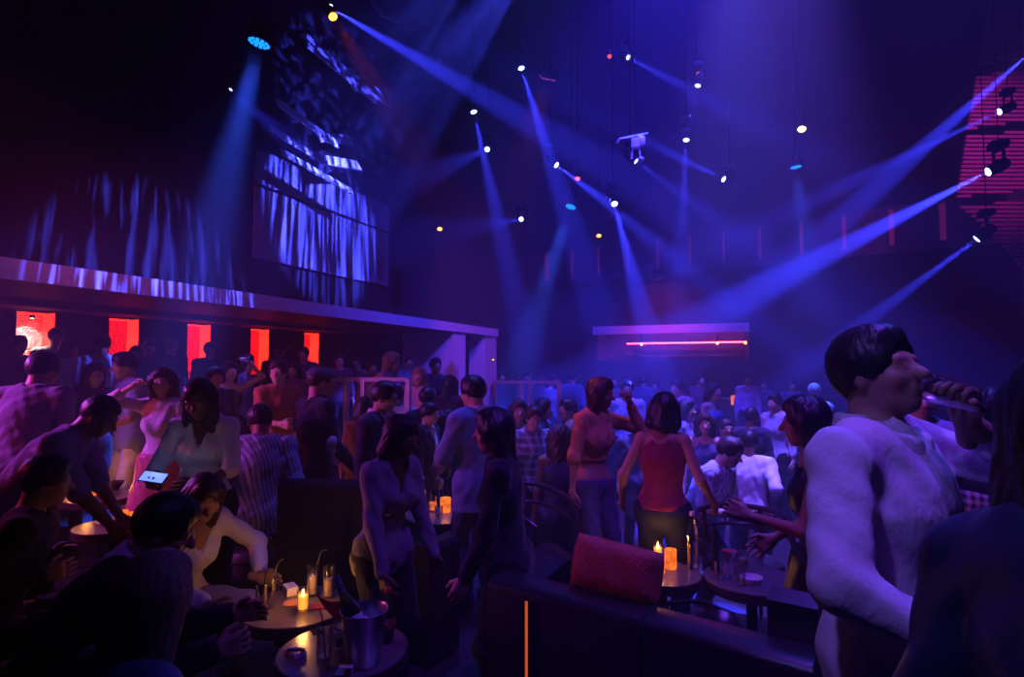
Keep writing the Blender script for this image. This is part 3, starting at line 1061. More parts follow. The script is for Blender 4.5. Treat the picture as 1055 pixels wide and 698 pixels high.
    for s, ck, pk, dk in ((-1, 'lcurl', 'lpalm', 'lhd'), (1, 'rcurl', 'rpalm', 'rhd')):
        a, e, w = arms[s]
        u = (w - e) / np.linalg.norm(w - e)
        if P[dk] is not None:
            u = npv(*P[dk]); u = u / np.linalg.norm(u)
        nrm = npv(*P[pk]) if P[pk] is not None else npv(-s, .15, 0)
        nrm = nrm - u * float(nrm @ u); nrm = nrm / np.linalg.norm(nrm)
        v = np.cross(u, nrm) * 1.0
        # the thumb leaves the side of the palm that faces forward / up
        if P.get(ck + '_flip'):
            v = -v
        elif float(v @ npv(0, 1, .6)) < 0:
            v = -v
        hp = []
        for o_ in (-.014, 0, .014):
            hp.append(cap(w + u * .006 + v * o_ * .7, w + u * .046 + v * o_ * 1.15, .0105, .0098, .008))
        hp.append(cap(w - u * .03, w + u * .01, .016 * lm, .0145 * lm, .008))
        c0 = P[ck]
        for i_, (off, ln) in enumerate(((-.0205, .034), (-.007, .042), (.0068, .045), (.0203, .040))):
            p0 = w + u * (.05 - abs(off) * .12) + v * off
            ang = 0
            seg = [ln * .45, ln * .32, ln * .23]
            r0 = .0058
            for j, sl in enumerate(seg):
                ang += c0 * (.75 if j == 0 else .95) * (1 + .06 * i_)
                dr = u * math.cos(ang) + nrm * math.sin(ang) + v * off * 1.5 * (1 - c0 * .5)
                dr = dr / np.linalg.norm(dr)
                p1 = p0 + dr * sl
                hp.append(cap(p0, p1, r0, r0 - .0005, .0018))
                p0, r0 = p1, r0 - .0005
        t0 = w + u * .016 + v * .016
        t1 = t0 + (u * .65 + v * .62 + nrm * (.25 + .3 * c0)) * .026
        t2 = t1 + (u * .85 + v * (.35 - .4 * c0) + nrm * (.2 + .5 * c0)) * .022
        hp += [cap(t0, t1, .0085, .007, .004), cap(t1, t2, .0068, .0055, .002)]
        v_, q_ = surface([sc(p) for p in hp], vhand)
        allQ.append(q_ + sum(len(x) for x in allV))
        allV.append(v_)
        hands[s] = (w + u * .055 + nrm * .018) * H
    me = np_mesh('person', np.concatenate(allV), np.concatenate(allQ), SKIN[skin])
    root = link('person', me)
    root.location = loc
    root.rotation_euler = (0, 0, rz)
    tag(root, label, 'person', group)
    COUNT['n'] += 1

    def part(name, prims, m, h, post=None, pad=0.0, parent=root):
        V, Q = surface([sc(p) for p in prims], h, post, pad)
        if not len(Q):
            return None
        return link(name, np_mesh(name, V, Q, m), parent)

    ph = rnd.random() * 6

    def folds(f, X, amp=1.0):
        return f + amp * .0035 * (np.sin(X[..., 2] * 31 + 5 * np.sin(X[..., 0] * 17 + ph) + X[..., 1] * 14 + ph) + .6 * np.sin(X[..., 2] * 58 - X[..., 0] * 44 + X[..., 1] * 37 + 2 * ph))

    def cut_hem(z, z2=None):
        def g(f, X):
            # the hem follows the tilt of the hips
            q = (X / H - pel) @ Rl
            f = folds(f, X)
            return np.maximum(f, (z - P0) * H - q[..., 2] * H)
        return g
    P0 = .525
    # ---- trousers or skirt
    if legs and trousers and not skirt:
        tp = [p for s in (-1, 1) for p in legp(s, .006, P.get('tl', 1.93), .008)]
        tp += torso(.004)[:2]
        def cut_waist(f, X):
            q = (X / H - pel) @ Rl
            return np.maximum(folds(f, X, .7), np.where(q[..., 1] < .085, (q[..., 2] - P.get('waist', .045)) * H, -1.0))
        part('trousers', tp, cloth(*trousers), vc, cut_waist)
    if skirt:
        kl = skirt[2]
        sk = torso(.006)[:2]
        mid = (leg[-1][1] + leg[1][1]) / 2
        end = pel + (mid - pel) * kl
        sk.append(cap(pel, end, .119, .108 + skirt[3], .03, (fwdl, 1.35)))
        def cut_sk(f, X):
            q = (X / H - pel) @ Rl
            f = np.maximum(folds(f, X, 1.2), (q[..., 2] - .05) * H)
            dr = (end - pel) / np.linalg.norm(end - pel)
            return np.maximum(f, ((X / H - end) @ dr) * H)
        part('skirt', sk, cloth(skirt[0], skirt[1]), vc, cut_sk)
    # ---- top
    neck_cut = [cap(nkb + nd * .012, nkt + nd * .05, .036 * lm * bw + .002, .05, .006, None, True)]
    if neck == 'v':
        neck_cut.append(cap(nkb + Ru @ npv(0, .05, .01), nkb + Ru @ npv(0, .085, -.085), .036, .006, .006, (Ru @ npv(0, 1, 0), .4), True))
    elif neck == 'scoop':
        neck_cut.append(ell(nkb + Ru @ npv(0, .05, .0), (.055, .09, .055), Ru, .006, True))
    elif neck == 'strap':
        for s in (-1, 1):
            neck_cut.append(cap(nkb + Ru @ npv(s * .088, -.05, -.005), nkb + Ru @ npv(s * .088, .05, -.005), .052, None, .006, None, True))
        neck_cut.append(ell(nkb + Ru @ npv(0, 0, .01), (.052, .12, .05), Ru, .006, True))
    elif neck == 'tube':
        neck_cut.append(ell(nkb + Ru @ npv(0, 0, .03), (.25, .2, .085), Ru, .006, True))
    if shirt:
        tp = torso(.0075)
        if hem < .475:
            hr2 = (.074 if fem else .082) * bw
            tp += [cap(pel + Rl @ npv(s * .034, 0, 0), pel + Rl @ npv(s * .036, 0, -.10), hr2, hr2, .03, (fwdl, 1.12)) for s in (-1, 1)]
            if not fem:
                tp += [cap(pel + Rl @ npv(0, .006, -.02), che + Ru @ npv(0, .004, 0), .088 * bw, .088 * bw, .03, (fwdu, 1.34))]
        if sleeve > 0:
            for s in (-1, 1):
                tp += arm(s, .0075 if sleeve > 1.2 else .009, sleeve, .0065)
        part(shirt_name, tp + neck_cut, cloth(*shirt), vc, cut_hem(hem), .01)
    if jacket:
        tp = torso(.0135) + [cap(pel + Rl @ npv(s * .035, 0, 0), pel + Rl @ npv(s * .038, 0, -.10), .086, .088, .03, (fwdl, 1.12)) for s in (-1, 1)]
        for s in (-1, 1):
            tp += arm(s, .0125, 1.93, .009)
        jc = [cap(nkb + nd * .01, nkt + nd * .05, .043, .06, .006, None, True),
              cap(nkb + Ru @ npv(0, .06, .02), nkb + Ru @ npv(0, .10, -.14), .046, .008, .006, (Ru @ npv(0, 1, 0), .35), True)]
        part('jacket', tp + jc, cloth(jacket[0], jacket[1]), vc, cut_hem(jacket[2] if len(jacket) > 2 else .45), .01)
    if collar:
        def ring(f, X):
            q = (X / H - nkb) @ Ru
            d_ = np.sqrt(q[..., 0] ** 2 + (q[..., 1] + .002) ** 2)
            f = np.maximum(f, (.0385 * lm * bw - d_) * H)
            f = np.maximum(f, (q[..., 2] - .040 + .55 * np.maximum(q[..., 1], 0)) * H)
            return np.maximum(f, np.where(q[..., 1] > 0, (.010 - np.abs(q[..., 0])) * H, -1))
        part('collar', [cap(nkb - Ru @ npv(0, 0, .012), nkb + Ru @ npv(0, .004, .05), .062 * lm * bw, .052 * lm * bw, .01)], cloth(*shirt), min(vc, .009), ring)
    # ---- hair
    st, hcol = hair
    hprims = []
    if st != 'bald':
        th = .006 if st == 'crop' else .0095
        hprims.append(ell(hl(0, -.0085, .0155), (.0445 + th, .0555 + th, .053 + th * 1.15), Rh, .012))
        if st not in ('crop',):
            hprims.append(ell(hl(0, .018, .052), (.036, .030, .020), Rh, .015))
        if st in ('long', 'wavy', 'bob', 'mid'):
            ln = {'long': .20, 'wavy': .17, 'bob': .065, 'mid': .115}[st] * P.get('hairlen', 1)
            wd = {'long': .036, 'wavy': .042, 'bob': .036, 'mid': .036}[st]
            dn = np.asarray(npv(0, 0, -1) * .8 + (Ru @ npv(0, -.12, -1)) * .35)
            dn = dn / np.linalg.norm(dn)
            for s in (-1, 0, 1):
                q0 = hl(s * .030, -.030 if s == 0 else -.010, .005)
                q1 = q0 + dn * ln * (1.08 if s == 0 else .92) + Ru @ npv(s * .014, -.022, 0)
                hprims.append(cap(q0, q1, wd, wd * (.62 if st != 'bob' else .9), .02))
        if st == 'bun':
            hprims.append(ell(hl(0, -.062, .035), (.026, .026, .026), Rh, .01))
        if st == 'pony':
            q0 = hl(0, -.058, .02)
            hprims.append(cap(q0, q0 + Rh @ npv(0, -.03, -.11), .02, .010, .01))
        hprims.append(ell(hl(0, .068, -.024), (.041, .052, .064), Rh, .008, True))
        if st in ('short', 'crop'):
            hprims.append(ell(hl(0, .034, -.058), (.08, .085, .056), Rh, .01, True))
        def strands(f, X):
            q = (X / H - hc) @ Rh
            a_ = np.arctan2(q[..., 0], q[..., 1] + .01)
            w_ = 1.0 if st in ('long', 'wavy', 'mid', 'bob') else .6
            amp = .0028 if st != 'wavy' else .006
            return f + w_ * amp * H / 1.75 * (np.sin(a_ * 23 + 6 * np.sin(q[..., 2] * 30 + ph)) + .7 * np.sin(q[..., 2] * (60 if st != 'wavy' else 110) + a_ * 9 + ph))
        part('hair', hprims, HAIRM[hcol], vh, strands, .008)
    if cap_ == 'flat':
        cp = [ell(hl(0, -.006, .034), (.055, .066, .036), Rh, .01), cap(hl(-.025, .055, .026), hl(.025, .055, .026), .014, None, .02, (Rh @ npv(0, 0, 1), 1.9)),
              ell(hl(0, 0, -.012), (.08, .10, .034), Rh, .004, True)]
        part('flat_cap', cp, cloth((.10, .11, .16), 'plain'), vh)
    # ---- shoes
    if legs and lv != 'far':
        for s in (-1, 1):
            an = leg[s][2]
            ft = npv(0, 1, 0) + npv(s * .2, 0, 0)
            part('shoe', [cap(an + npv(0, -.012, -.022), an + ft * .08 + npv(0, 0, -.028), .026, .019, .012), cap(an, an + npv(0, 0, .01), .025, None, .01)],
                 M_shoe, vc, lambda f, X: np.maximum(f, .002 - X[..., 2]) if P['lf'][2] < .1 else f)
    info = dict(root=root, H=H, hands={s: Matrix.Translation(loc) @ Mz.to_4x4() @ Vector([float(x) for x in hands[s]]) for s in hands}, loc=loc, rz=rz,
                head=loc + Mz @ Vector([float(x) * H for x in hc]), hl=lambda x, y, z: Vector([float(t) * H for t in hl(x, y, z)]), part=part, che=che, Ru=Ru, nkb=nkb, pel=pel, Rl=Rl, arms=arms, wor=lambda v: loc + Mz @ (Vector([float(t) for t in v]) * H))
    return info


M_shoe = mat('black_leather_shoe', (.02, .018, .018), .35)
# ------------------------------------------------------------------ the people
PP = {}
WHITE, LILAC, BLK, NAVY, GREY = (.75, .73, .76), (.66, .60, .66), (.012, .011, .014), (.03, .04, .09), (.20, .19, .22)
JEAN, DJEAN = ((.07, .09, .17), 'denim'), ((.02, .025, .05), 'denim')
BT = ((.018, .017, .022), 'plain')
SEAT = dict(sit=True, lf=(-.08, .24, .045), rf=(.08, .24, .045), kpole=(0, 1, .9))


def S_(**k):
    q = dict(SEAT); q.update(k)
    return q

# ---- near
PP['drinker'] = person('man in a pale creased shirt tipping a drink to his mouth at the right', 902, 334, 1.5, 72, .22, sex='m', lv='near', skin='mid', hair=('short', 'black'), build=1.14,
       shirt=(LILAC, 'crease'), sleeve=1.62, hem=.40, collar=True, trousers=BT,
       pose=dict(lean=-2, twist=-6, hy=-10, hp=-13, lh=(-.045, .086, .868), lpole=(-.5, .8, -.6), lcurl=.85, lhd=(.35, .0, .75), lpalm=(.9, -.3, 0), rh=(.15, .125, .60), rpole=(1.0, -.9, -.35), rcurl=.6))
PP['edge'] = person('dark-haired woman in a dark satin jacket cropped by the right edge', 1116, 352, .86, 150, .22, sex='f', lv='near', skin='mid', hair=('mid', 'black'), build=1.15,
       shirt=((.02, .022, .05), 'silk'), sleeve=2, hem=.46, trousers=BT, pose=dict(lean=6, side=-13, rh=(.12, .16, .62), lh=(-.17, .08, .50)))
PP['gingham'] = person('man in a blue and white gingham shirt behind the drinker at the right edge', 1020, 398, 2.5, 150, 0, sex='m', lv='mid', hair=('short', 'black'), shirt=((.6, .62, .75), 'check'), sleeve=1.0, hem=.43, pose=dict(lh=(-.16, .14, .58)))
PP['strap'] = person('man in a light blue shirt partly hidden behind the drinker\'s raised arm', 948, 386, 3.3, 10, 0, sex='m', lv='mid', hair=('short', 'brown'), skin='light', shirt=((.42, .50, .70), 'plain'), sleeve=1.9, collar=True, hem=.45)
PP['profile'] = person('woman with long dark hair in a sleeveless black dress facing left beside the drinker', 828, 406, 2.75, -86, 0, sex='f', lv='near', skin='mid', hair=('long', 'black'), shirt=(BLK, 'silk'), sleeve=0, neck='strap', skirt=(BLK, 'silk', 1.35, .0),
       pose=dict(lean=4, hp=6, lh=(-.06, .20, .665), lpole=(-.5, -1, -.6), lcurl=.9, lhd=(0, .8, .35), lpalm=(.9, 0, -.3), rh=(.12, .13, .56)))
PP['burgundy'] = person('woman in a sleeveless burgundy top and dark jeans seen from behind', 684, 403, 3.95, 168, 0, sex='f', lv='near', skin='mid', hair=('bob', 'black'), shirt=((.24, .02, .04), 'plain'), sleeve=0, neck='strap', hem=.53, trousers=DJEAN,
       pose=dict(hr=5, hy=8, lh=(-.19, .06, .55), rh=(.19, .08, .56), rcurl=.7))
PP['croptop'] = person('woman in an orange crop top and blue jeans lifting a hand to her long hair', 619, 388, 4.6, 50, 0, sex='f', lv='near', skin='mid', hair=('long', 'brown'), shirt=((.62, .27, .13), 'plain'), sleeve=1.9, hem=.625, trousers=((.10, .11, .22), 'denim'),
       pose=dict(hy=24, hp=8, side=-2, hairlen=1.35, lh=(-.145, .11, .885), lpole=(-.9, .3, -1), lcurl=.7, lhd=(.5, .1, .8), lpalm=(1, -.2, .2), rh=(.16, .02, .5), waist=.02))
PP['blacktop'] = person('woman in a black top with dark shoulder-length hair facing left beside the bench', 508, 419, 2.95, -98, 0, sex='f', lv='near', skin='light', hair=('mid', 'black'), shirt=((.014, .012, .016), 'plain'), sleeve=2, hem=.47, trousers=BT, pose=dict(lean=5, hp=6, lh=(-.12, .12, .50)))
PP['vneck'] = person('woman in a grey V-neck sweater with short dark curls looking down to the right', 414, 427, 3.1, 42, 0, sex='f', lv='near', skin='dark', hair=('bob', 'black'), shirt=((.22, .20, .24), 'plain'), sleeve=2, hem=.46, neck='v', trousers=BT,
       pose=dict(lean=9, hy=10, hp=16, rh=(.12, .15, .46), rcurl=.45, lh=(-.13, .14, .46)))
# ---- left group, seated
PP['suit'] = person('man in a dark suit seated in profile looking down, behind the blonde woman', 172, 509, 2.3, 78, 0, H=1.78, sex='m', lv='near', skin='mid', hair=('short', 'black'), shirt=(WHITE, 'plain'), sleeve=1.8, collar=True, jacket=((.014, .014, .02), 'plain', .44), trousers=BT,
       pose=S_(lean=34, hp=24, rh=(.08, .34, .40), lh=(-.06, .36, .42), rcurl=.6))
PP['blonde'] = person('woman with long blonde hair and a printed top seated in the lower left corner', 160, 566, 1.62, 122, 0, H=1.66, sex='f', lv='near', skin='light', hair=('long', 'blonde'), shirt=((.16, .13, .24), 'print'), sleeve=1.0, hem=.46, trousers=BT,
       pose=S_(lean=16, hp=10, hy=12, rh=(.10, .25, .435), rpole=(.7, -.6, -.6), rcurl=.75, lh=(-.02, .27, .42), lcurl=.7, hairlen=1.25))
PP['whiteseat'] = person('woman in white shirt and pale trousers seated with a hand on her knee', 211, 489, 3.16, 34, 0, H=1.70, sex='f', lv='near', skin='mid', hair=('mid', 'brown'), shirt=(WHITE, 'crease'), sleeve=1.75, hem=.47, neck='v', trousers=((.30, .26, .36), 'plain'),
       pose=S_(lean=24, hp=30, hy=-20, lh=(-.15, .24, .345), lpole=(-1, -.3, -.2), lcurl=.25, lhd=(-.3, .9, -.1), rh=(.05, .28, .33), lf=(-.11, .16, .045), rf=(.02, .2, .045)))
PP['darkseat'] = person('man in dark clothes seated at the far left edge, head in profile', 50, 467, 3.0, 84, 0, H=1.76, sex='m', lv='mid', skin='mid', hair=('short', 'black'), shirt=((.02, .018, .022), 'plain'), sleeve=2, trousers=BT,
       pose=S_(lean=16, hp=10, rh=(.1, .12, .44), lh=(-.1, .12, .44)))
# ---- left group, standing
PP['blouse'] = person('woman in a white blouse and black skirt reading the glow of her phone', 206, 391, 3.75, -14, 0, sex='f', lv='near', skin='dark', hair=('long', 'black'), shirt=((.74, .70, .74), 'crease'), sleeve=1.12, hem=.50, neck='v', skirt=(BLK, 'plain', 1.2, .01),
       pose=dict(hp=26, hy=-10, rh=(.10, .20, .632), rpole=(.6, -.6, -.6), lh=(-.03, .21, .625), lpole=(-.8, -.5, -.5), rcurl=.55, lcurl=.5, rhd=(-.1, .95, .1), rpalm=(-.3, 0, .9), lhd=(.75, .6, .05)))
PP['blueback'] = person('man in a light blue striped shirt perched with his back to us and head bowed', 268, 417, 4.65, 172, 0, H=1.78, sex='m', lv='near', skin='mid', hair=('short', 'black'), shirt=((.36, .42, .62), 'stripe'), sleeve=1.8, hem=.45, trousers=BT, build=1.06,
       pose=S_(lean=16, hp=28, hy=16, lh=(-.18, .06, .40), rh=(.16, .12, .40)))
PP['reddress'] = person('woman in a pale blouse and long red skirt, hand at her hair', 168, 378, 4.9, -30, Z_PLAT, sex='f', lv='mid', skin='light', hair=('wavy', 'brown'), shirt=((.68, .55, .60), 'plain'), sleeve=1.5, skirt=((.50, .09, .10), 'silk', 1.9, .05),
       pose=dict(hy=20, rh=(.10, .10, .92), rpole=(1, .2, -.4), rcurl=.7))
PP['greytee'] = person('man in a grey-blue T-shirt and white jeans turned to the left group', 128, 362, 5.75, -72, Z_PLAT, sex='m', lv='mid', skin='mid', hair=('short', 'black'), shirt=((.20, .24, .36), 'plain'), sleeve=.75, hem=.46, trousers=((.66, .62, .70), 'denim'),
       pose=dict(hp=10, lean=5, lh=(-.10, .20, .60), rh=(.08, .2, .6), lcurl=.8))
PP['purpletee'] = person('broad man in a purple T-shirt standing at the far left with his back turned', 46, 362, 4.4, 146, Z_PLAT, sex='m', lv='mid', skin='mid', hair=('short', 'black'), shirt=((.17, .12, .24), 'plain'), sleeve=.8, hem=.45, build=1.12, pose=dict(lean=12, hp=12, hy=-20, lh=(-.15, .12, .5)))
PP['leaning'] = person('man in a purple shirt bending forward over the left candle table', 104, 408, 3.7, 72, 0, H=1.80, sex='m', lv='mid', skin='dark', hair=('crop', 'black'), shirt=((.16, .11, .26), 'plain'), sleeve=1.0, hem=.45, trousers=BT, build=1.08,
       pose=dict(sit=True, lean=38, hp=35, rh=(.12, .34, .46), rpole=(.4, -.6, -.8), lh=(-.12, .30, .42), lf=(-.07, -.04, .045), rf=(.07, .06, .045), kpole=(0, 1, .1)))
PP['cap'] = person('man in a flat cap, dark sweater with a pale elbow patch and jeans', 331, 376, 5.0, 118, 0, sex='m', lv='near', skin='light', hair=('crop', 'brown'), cap_='flat', shirt=((.022, .022, .032), 'plain'), sleeve=2, hem=.45, trousers=JEAN,
       pose=dict(hy=-12, rh=(.14, .13, .54), rpole=(.5, -1, -.3), lh=(-.13, .15, .56)))
PP['orange'] = person('man in an orange shirt and pale trousers holding a glass in front of the tier', 287, 370, 6.0, 22, Z_PLAT, sex='m', lv='mid', skin='light', hair=('short', 'brown'), shirt=((.46, .16, .07), 'plain'), sleeve=1.3, hem=.50, trousers=((.34, .30, .38), 'denim'),
       pose=dict(hy=-40, rh=(.06, .20, .64), rpole=(.7, -.8, -.5), rcurl=.9, lh=(-.06, .18, .60), lpole=(-.8, -.8, -.3)))
PP['bluesuit'] = person('man in a pale blue suit jacket with a white collar turned away to the left', 487, 386, 4.5, -142, 0, sex='m', lv='near', skin='light', hair=('short', 'black'), shirt=(WHITE, 'plain'), sleeve=1.8, collar=True, jacket=((.17, .22, .40), 'plain', .42), trousers=((.05, .06, .12), 'plain'),
       pose=dict(hp=6, hy=10, lh=(-.10, .18, .58), lpole=(-.7, -.8, -.3)))
PP['glasses'] = person('man with glasses in a dark cardigan over a white shirt', 397, 392, 4.6, 62, 0, sex='m', lv='near', skin='light', hair=('short', 'black'), shirt=(WHITE, 'plain'), sleeve=1.5, collar=True, jacket=((.03, .03, .055), 'plain', .44), trousers=BT, pose=dict(hp=10, hy=6, lh=(-.13, .12, .56)))
PP['redcoat'] = person('woman in a rust-coloured coat behind the man with glasses', 376, 408, 5.7, 160, 0, sex='f', lv='mid', hair=('bob', 'brown'), shirt=((.30, .10, .05), 'plain'), sleeve=2, hem=.42)

# ---- middle distance: label, px, top, d, face, floor, sex, hair, shirt, sleeve, extra
MIDS = [
    ('man in a dinner jacket and bow tie in the gap left of the blue suit', 443, 414, 5.5, 66, 0, 'm', ('short', 'black'), (WHITE, 'plain'), 1.8, dict(jacket=((.012, .012, .016), 'plain', .44), skin='light')),
    ('woman in black facing us between the dinner jacket and the blue suit', 462, 421, 6.3, 10, 0, 'f', ('bun', 'black'), ((.02, .018, .02), 'plain'), 2, dict(skin='light')),
    ('dark-haired man seen from behind above the dinner jacket', 440, 398, 6.0, 172, 0, 'm', ('short', 'black'), ((.03, .03, .05), 'plain'), 2, {}),
    ('man in braces over a pale shirt looking down beside the portal', 452, 398, 7.8, 24, 0, 'm', ('short', 'black'), ((.45, .42, .5), 'plaid'), 1.4, dict(pose=dict(hp=28))),
    ('woman with long black hair next to the man in the blue suit', 464, 386, 7.3, 172, 0, 'f', ('long', 'black'), ((.16, .05, .07), 'plain'), 1, {}),
    ('man in a bright white shirt behind the man with glasses', 409, 397, 6.7, 175, 0, 'm', ('short', 'black'), (WHITE, 'plain'), 1.5, dict(build=1.05)),
    ('blonde woman in a pink top by the white railing post', 432, 378, 7.5, -20, Z_PLAT, 'f', ('long', 'blonde'), ((.70, .42, .48), 'plain'), .6, dict(skin='light')),
    ('person in a pink hooded top leaning over behind the white railing', 404, 362, 7.9, 70, Z_PLAT, 'f', ('mid', 'blonde'), ((.62, .25, .28), 'plain'), 2, dict(skin='light', pose=dict(lean=18, hp=12, lh=(-.1, .2, .7), rh=(.1, .2, .7)))),
    ('woman in a yellow dress behind the white railing', 384, 370, 8.4, 8, Z_PLAT, 'f', ('bun', 'black'), ((.62, .36, .10), 'silk'), 0, dict(neck='strap', skirt=((.62, .36, .10), 'silk', 1.2, .02))),
    ('tall man in black standing in the dark portal doorway', 449, 368, 9.4, 30, Z_PLAT, 'm', ('short', 'black'), ((.02, .02, .03), 'plain'), 2, {}),
    ('woman with long brown hair and a pale top below the central railing', 535, 411, 6.8, 6, Z_DANCE, 'f', ('long', 'brown'), ((.60, .45, .52), 'plain'), .6, dict(skin='light')),
    ('man in a plaid shirt looking down in the centre of the crowd', 550, 417, 6.2, 14, Z_DANCE, 'm', ('short', 'brown'), ((.62, .62, .8), 'plaid'), 1.4, dict(skin='light', pose=dict(hp=14), collar=True)),
    ('dark-haired woman in profile behind the plaid shirt', 560, 410, 7.2, 76, Z_DANCE, 'f', ('mid', 'black'), ((.08, .06, .12), 'plain'), 1, dict(skin='light')),
    ('woman with long wavy dark hair in a clinging dress seen from behind', 577, 436, 5.3, 170, Z_DANCE, 'f', ('wavy', 'brown'), ((.06, .06, .13), 'silk'), 0, dict(neck='strap', skirt=((.06, .06, .13), 'silk', 1.1, .0), pose=dict(rh=(.13, .13, .56), hairlen=1.3))),
    ('woman with pale hair in a white top beside the wavy-haired woman', 592, 432, 5.7, 66, Z_DANCE, 'f', ('mid', 'blonde'), ((.6, .6, .66), 'plain'), .8, dict(skin='light')),
    ('man in a dark jacket talking below the right post of the central railing', 585, 410, 7.0, -60, Z_DANCE, 'm', ('short', 'black'), ((.05, .06, .12), 'plain'), 2, dict(skin='light')),
    ('woman with curly hair facing us right of the burgundy top', 726, 425, 6.6, 4, Z_DANCE, 'f', ('wavy', 'brown'), ((.10, .08, .18), 'silk'), 0, dict(neck='strap', skin='light')),
    ('dancer in a bright striped T-shirt bending forward right of the burgundy top', 752, 450, 5.2, 66, Z_DANCE, 'm', ('short', 'brown'), ((.72, .72, .78), 'stripe'), .8, dict(H=1.80, skin='light', build=1.08, pose=dict(sit=True, lean=26, hp=22, rh=(.12, .26, .52), lh=(-.1, .28, .5), lf=(-.08, -.06, .045), rf=(.08, .05, .045)))),
    ('man in a glowing white shirt with his back to us among the dancers', 772, 443, 6.1, 174, Z_DANCE, 'm', ('short', 'black'), ((.74, .70, .76), 'crease'), 1.2, dict(H=1.70, build=1.06, pose=dict(sit=True, lean=10, hp=10))),
    ('man with a red-lit face in the crowd above the white shirts', 748, 431, 7.0, 24, Z_DANCE, 'm', ('crop', 'brown'), ((.20, .10, .14), 'plain'), .8, dict(skin='light')),
    ('dark-haired man in black behind the white shirt on the dance floor', 774, 419, 7.4, 168, Z_DANCE, 'm', ('short', 'black'), ((.04, .03, .06), 'plain'), 1.5, {}),
    ('man in a white shirt facing left near the profile woman', 798, 405, 8.2, -40, Z_DANCE, 'm', ('short', 'black'), (WHITE, 'plain'), 1.7, dict(skin='light', collar=True)),
    ('man in a pale shirt seen from behind above the profile woman\'s hair', 839, 394, 9.2, 166, Z_DANCE, 'm', ('crop', 'grey'), ((.52, .48, .6), 'plain'), 1.7, {}),
    ('woman in a strapless top with bare shoulders before the far candle', 735, 393, 9.0, 56, Z_DANCE, 'f', ('bob', 'black'), ((.16, .18, .4), 'silk'), 0, dict(neck='tube', skin='light')),
    ('woman in profile just right of the burgundy top\'s head', 707, 411, 7.4, 76, Z_DANCE, 'f', ('mid', 'black'), ((.3, .3, .45), 'plain'), 1, dict(skin='light')),
    ('man in a white-fronted shirt behind the crop-top woman\'s hand', 646, 391, 9.2, 4, Z_DANCE, 'm', ('short', 'black'), (WHITE, 'plain'), 1.4, {}),
    ('man in a pink T-shirt looking left above the burgundy top\'s shoulder', 698, 390, 9.6, -50, Z_DANCE, 'm', ('short', 'brown'), ((.46, .26, .36), 'plain'), .8, dict(skin='light')),
    ('tall man in a pink shirt standing at the far candle bar', 770, 385, 12.0, 10, 0, 'm', ('short', 'brown'), ((.48, .30, .42), 'plain'), 1.8, dict(skin='light')),
    ('short-haired dancer between the crop top and the burgundy top', 656, 428, 7.0, 20, Z_DANCE, 'm', ('short', 'black'), ((.12, .12, .2), 'plain'), 1, dict(skin='light')),
    ('woman raising her arm in a dark dress in the left crowd', 237, 372, 7.2, 20, Z_PLAT, 'f', ('mid', 'black'), ((.05, .04, .06), 'plain'), 0, dict(neck='strap', skin='light', pose=dict(lh=(-.12, .08, 1.0), lpole=(-1, 0, -.3), lcurl=.6))),
    ('man with a shadowed face next to the woman raising her arm', 222, 377, 6.4, 16, Z_PLAT, 'm', ('short', 'black'), ((.06, .05, .08), 'plain'), 1.5, {}),
    ('woman with a blue-lit face looking right below the fourth niche', 254, 364, 8.0, 60, Z_PLAT, 'f', ('mid', 'black'), ((.2, .2, .3), 'plain'), 1, dict(skin='light')),
    ('woman with long dark hair left of the grey-blue T-shirt', 98, 373, 6.0, 20, Z_PLAT, 'f', ('long', 'black'), ((.06, .04, .07), 'plain'), 1, dict(skin='light')),
]
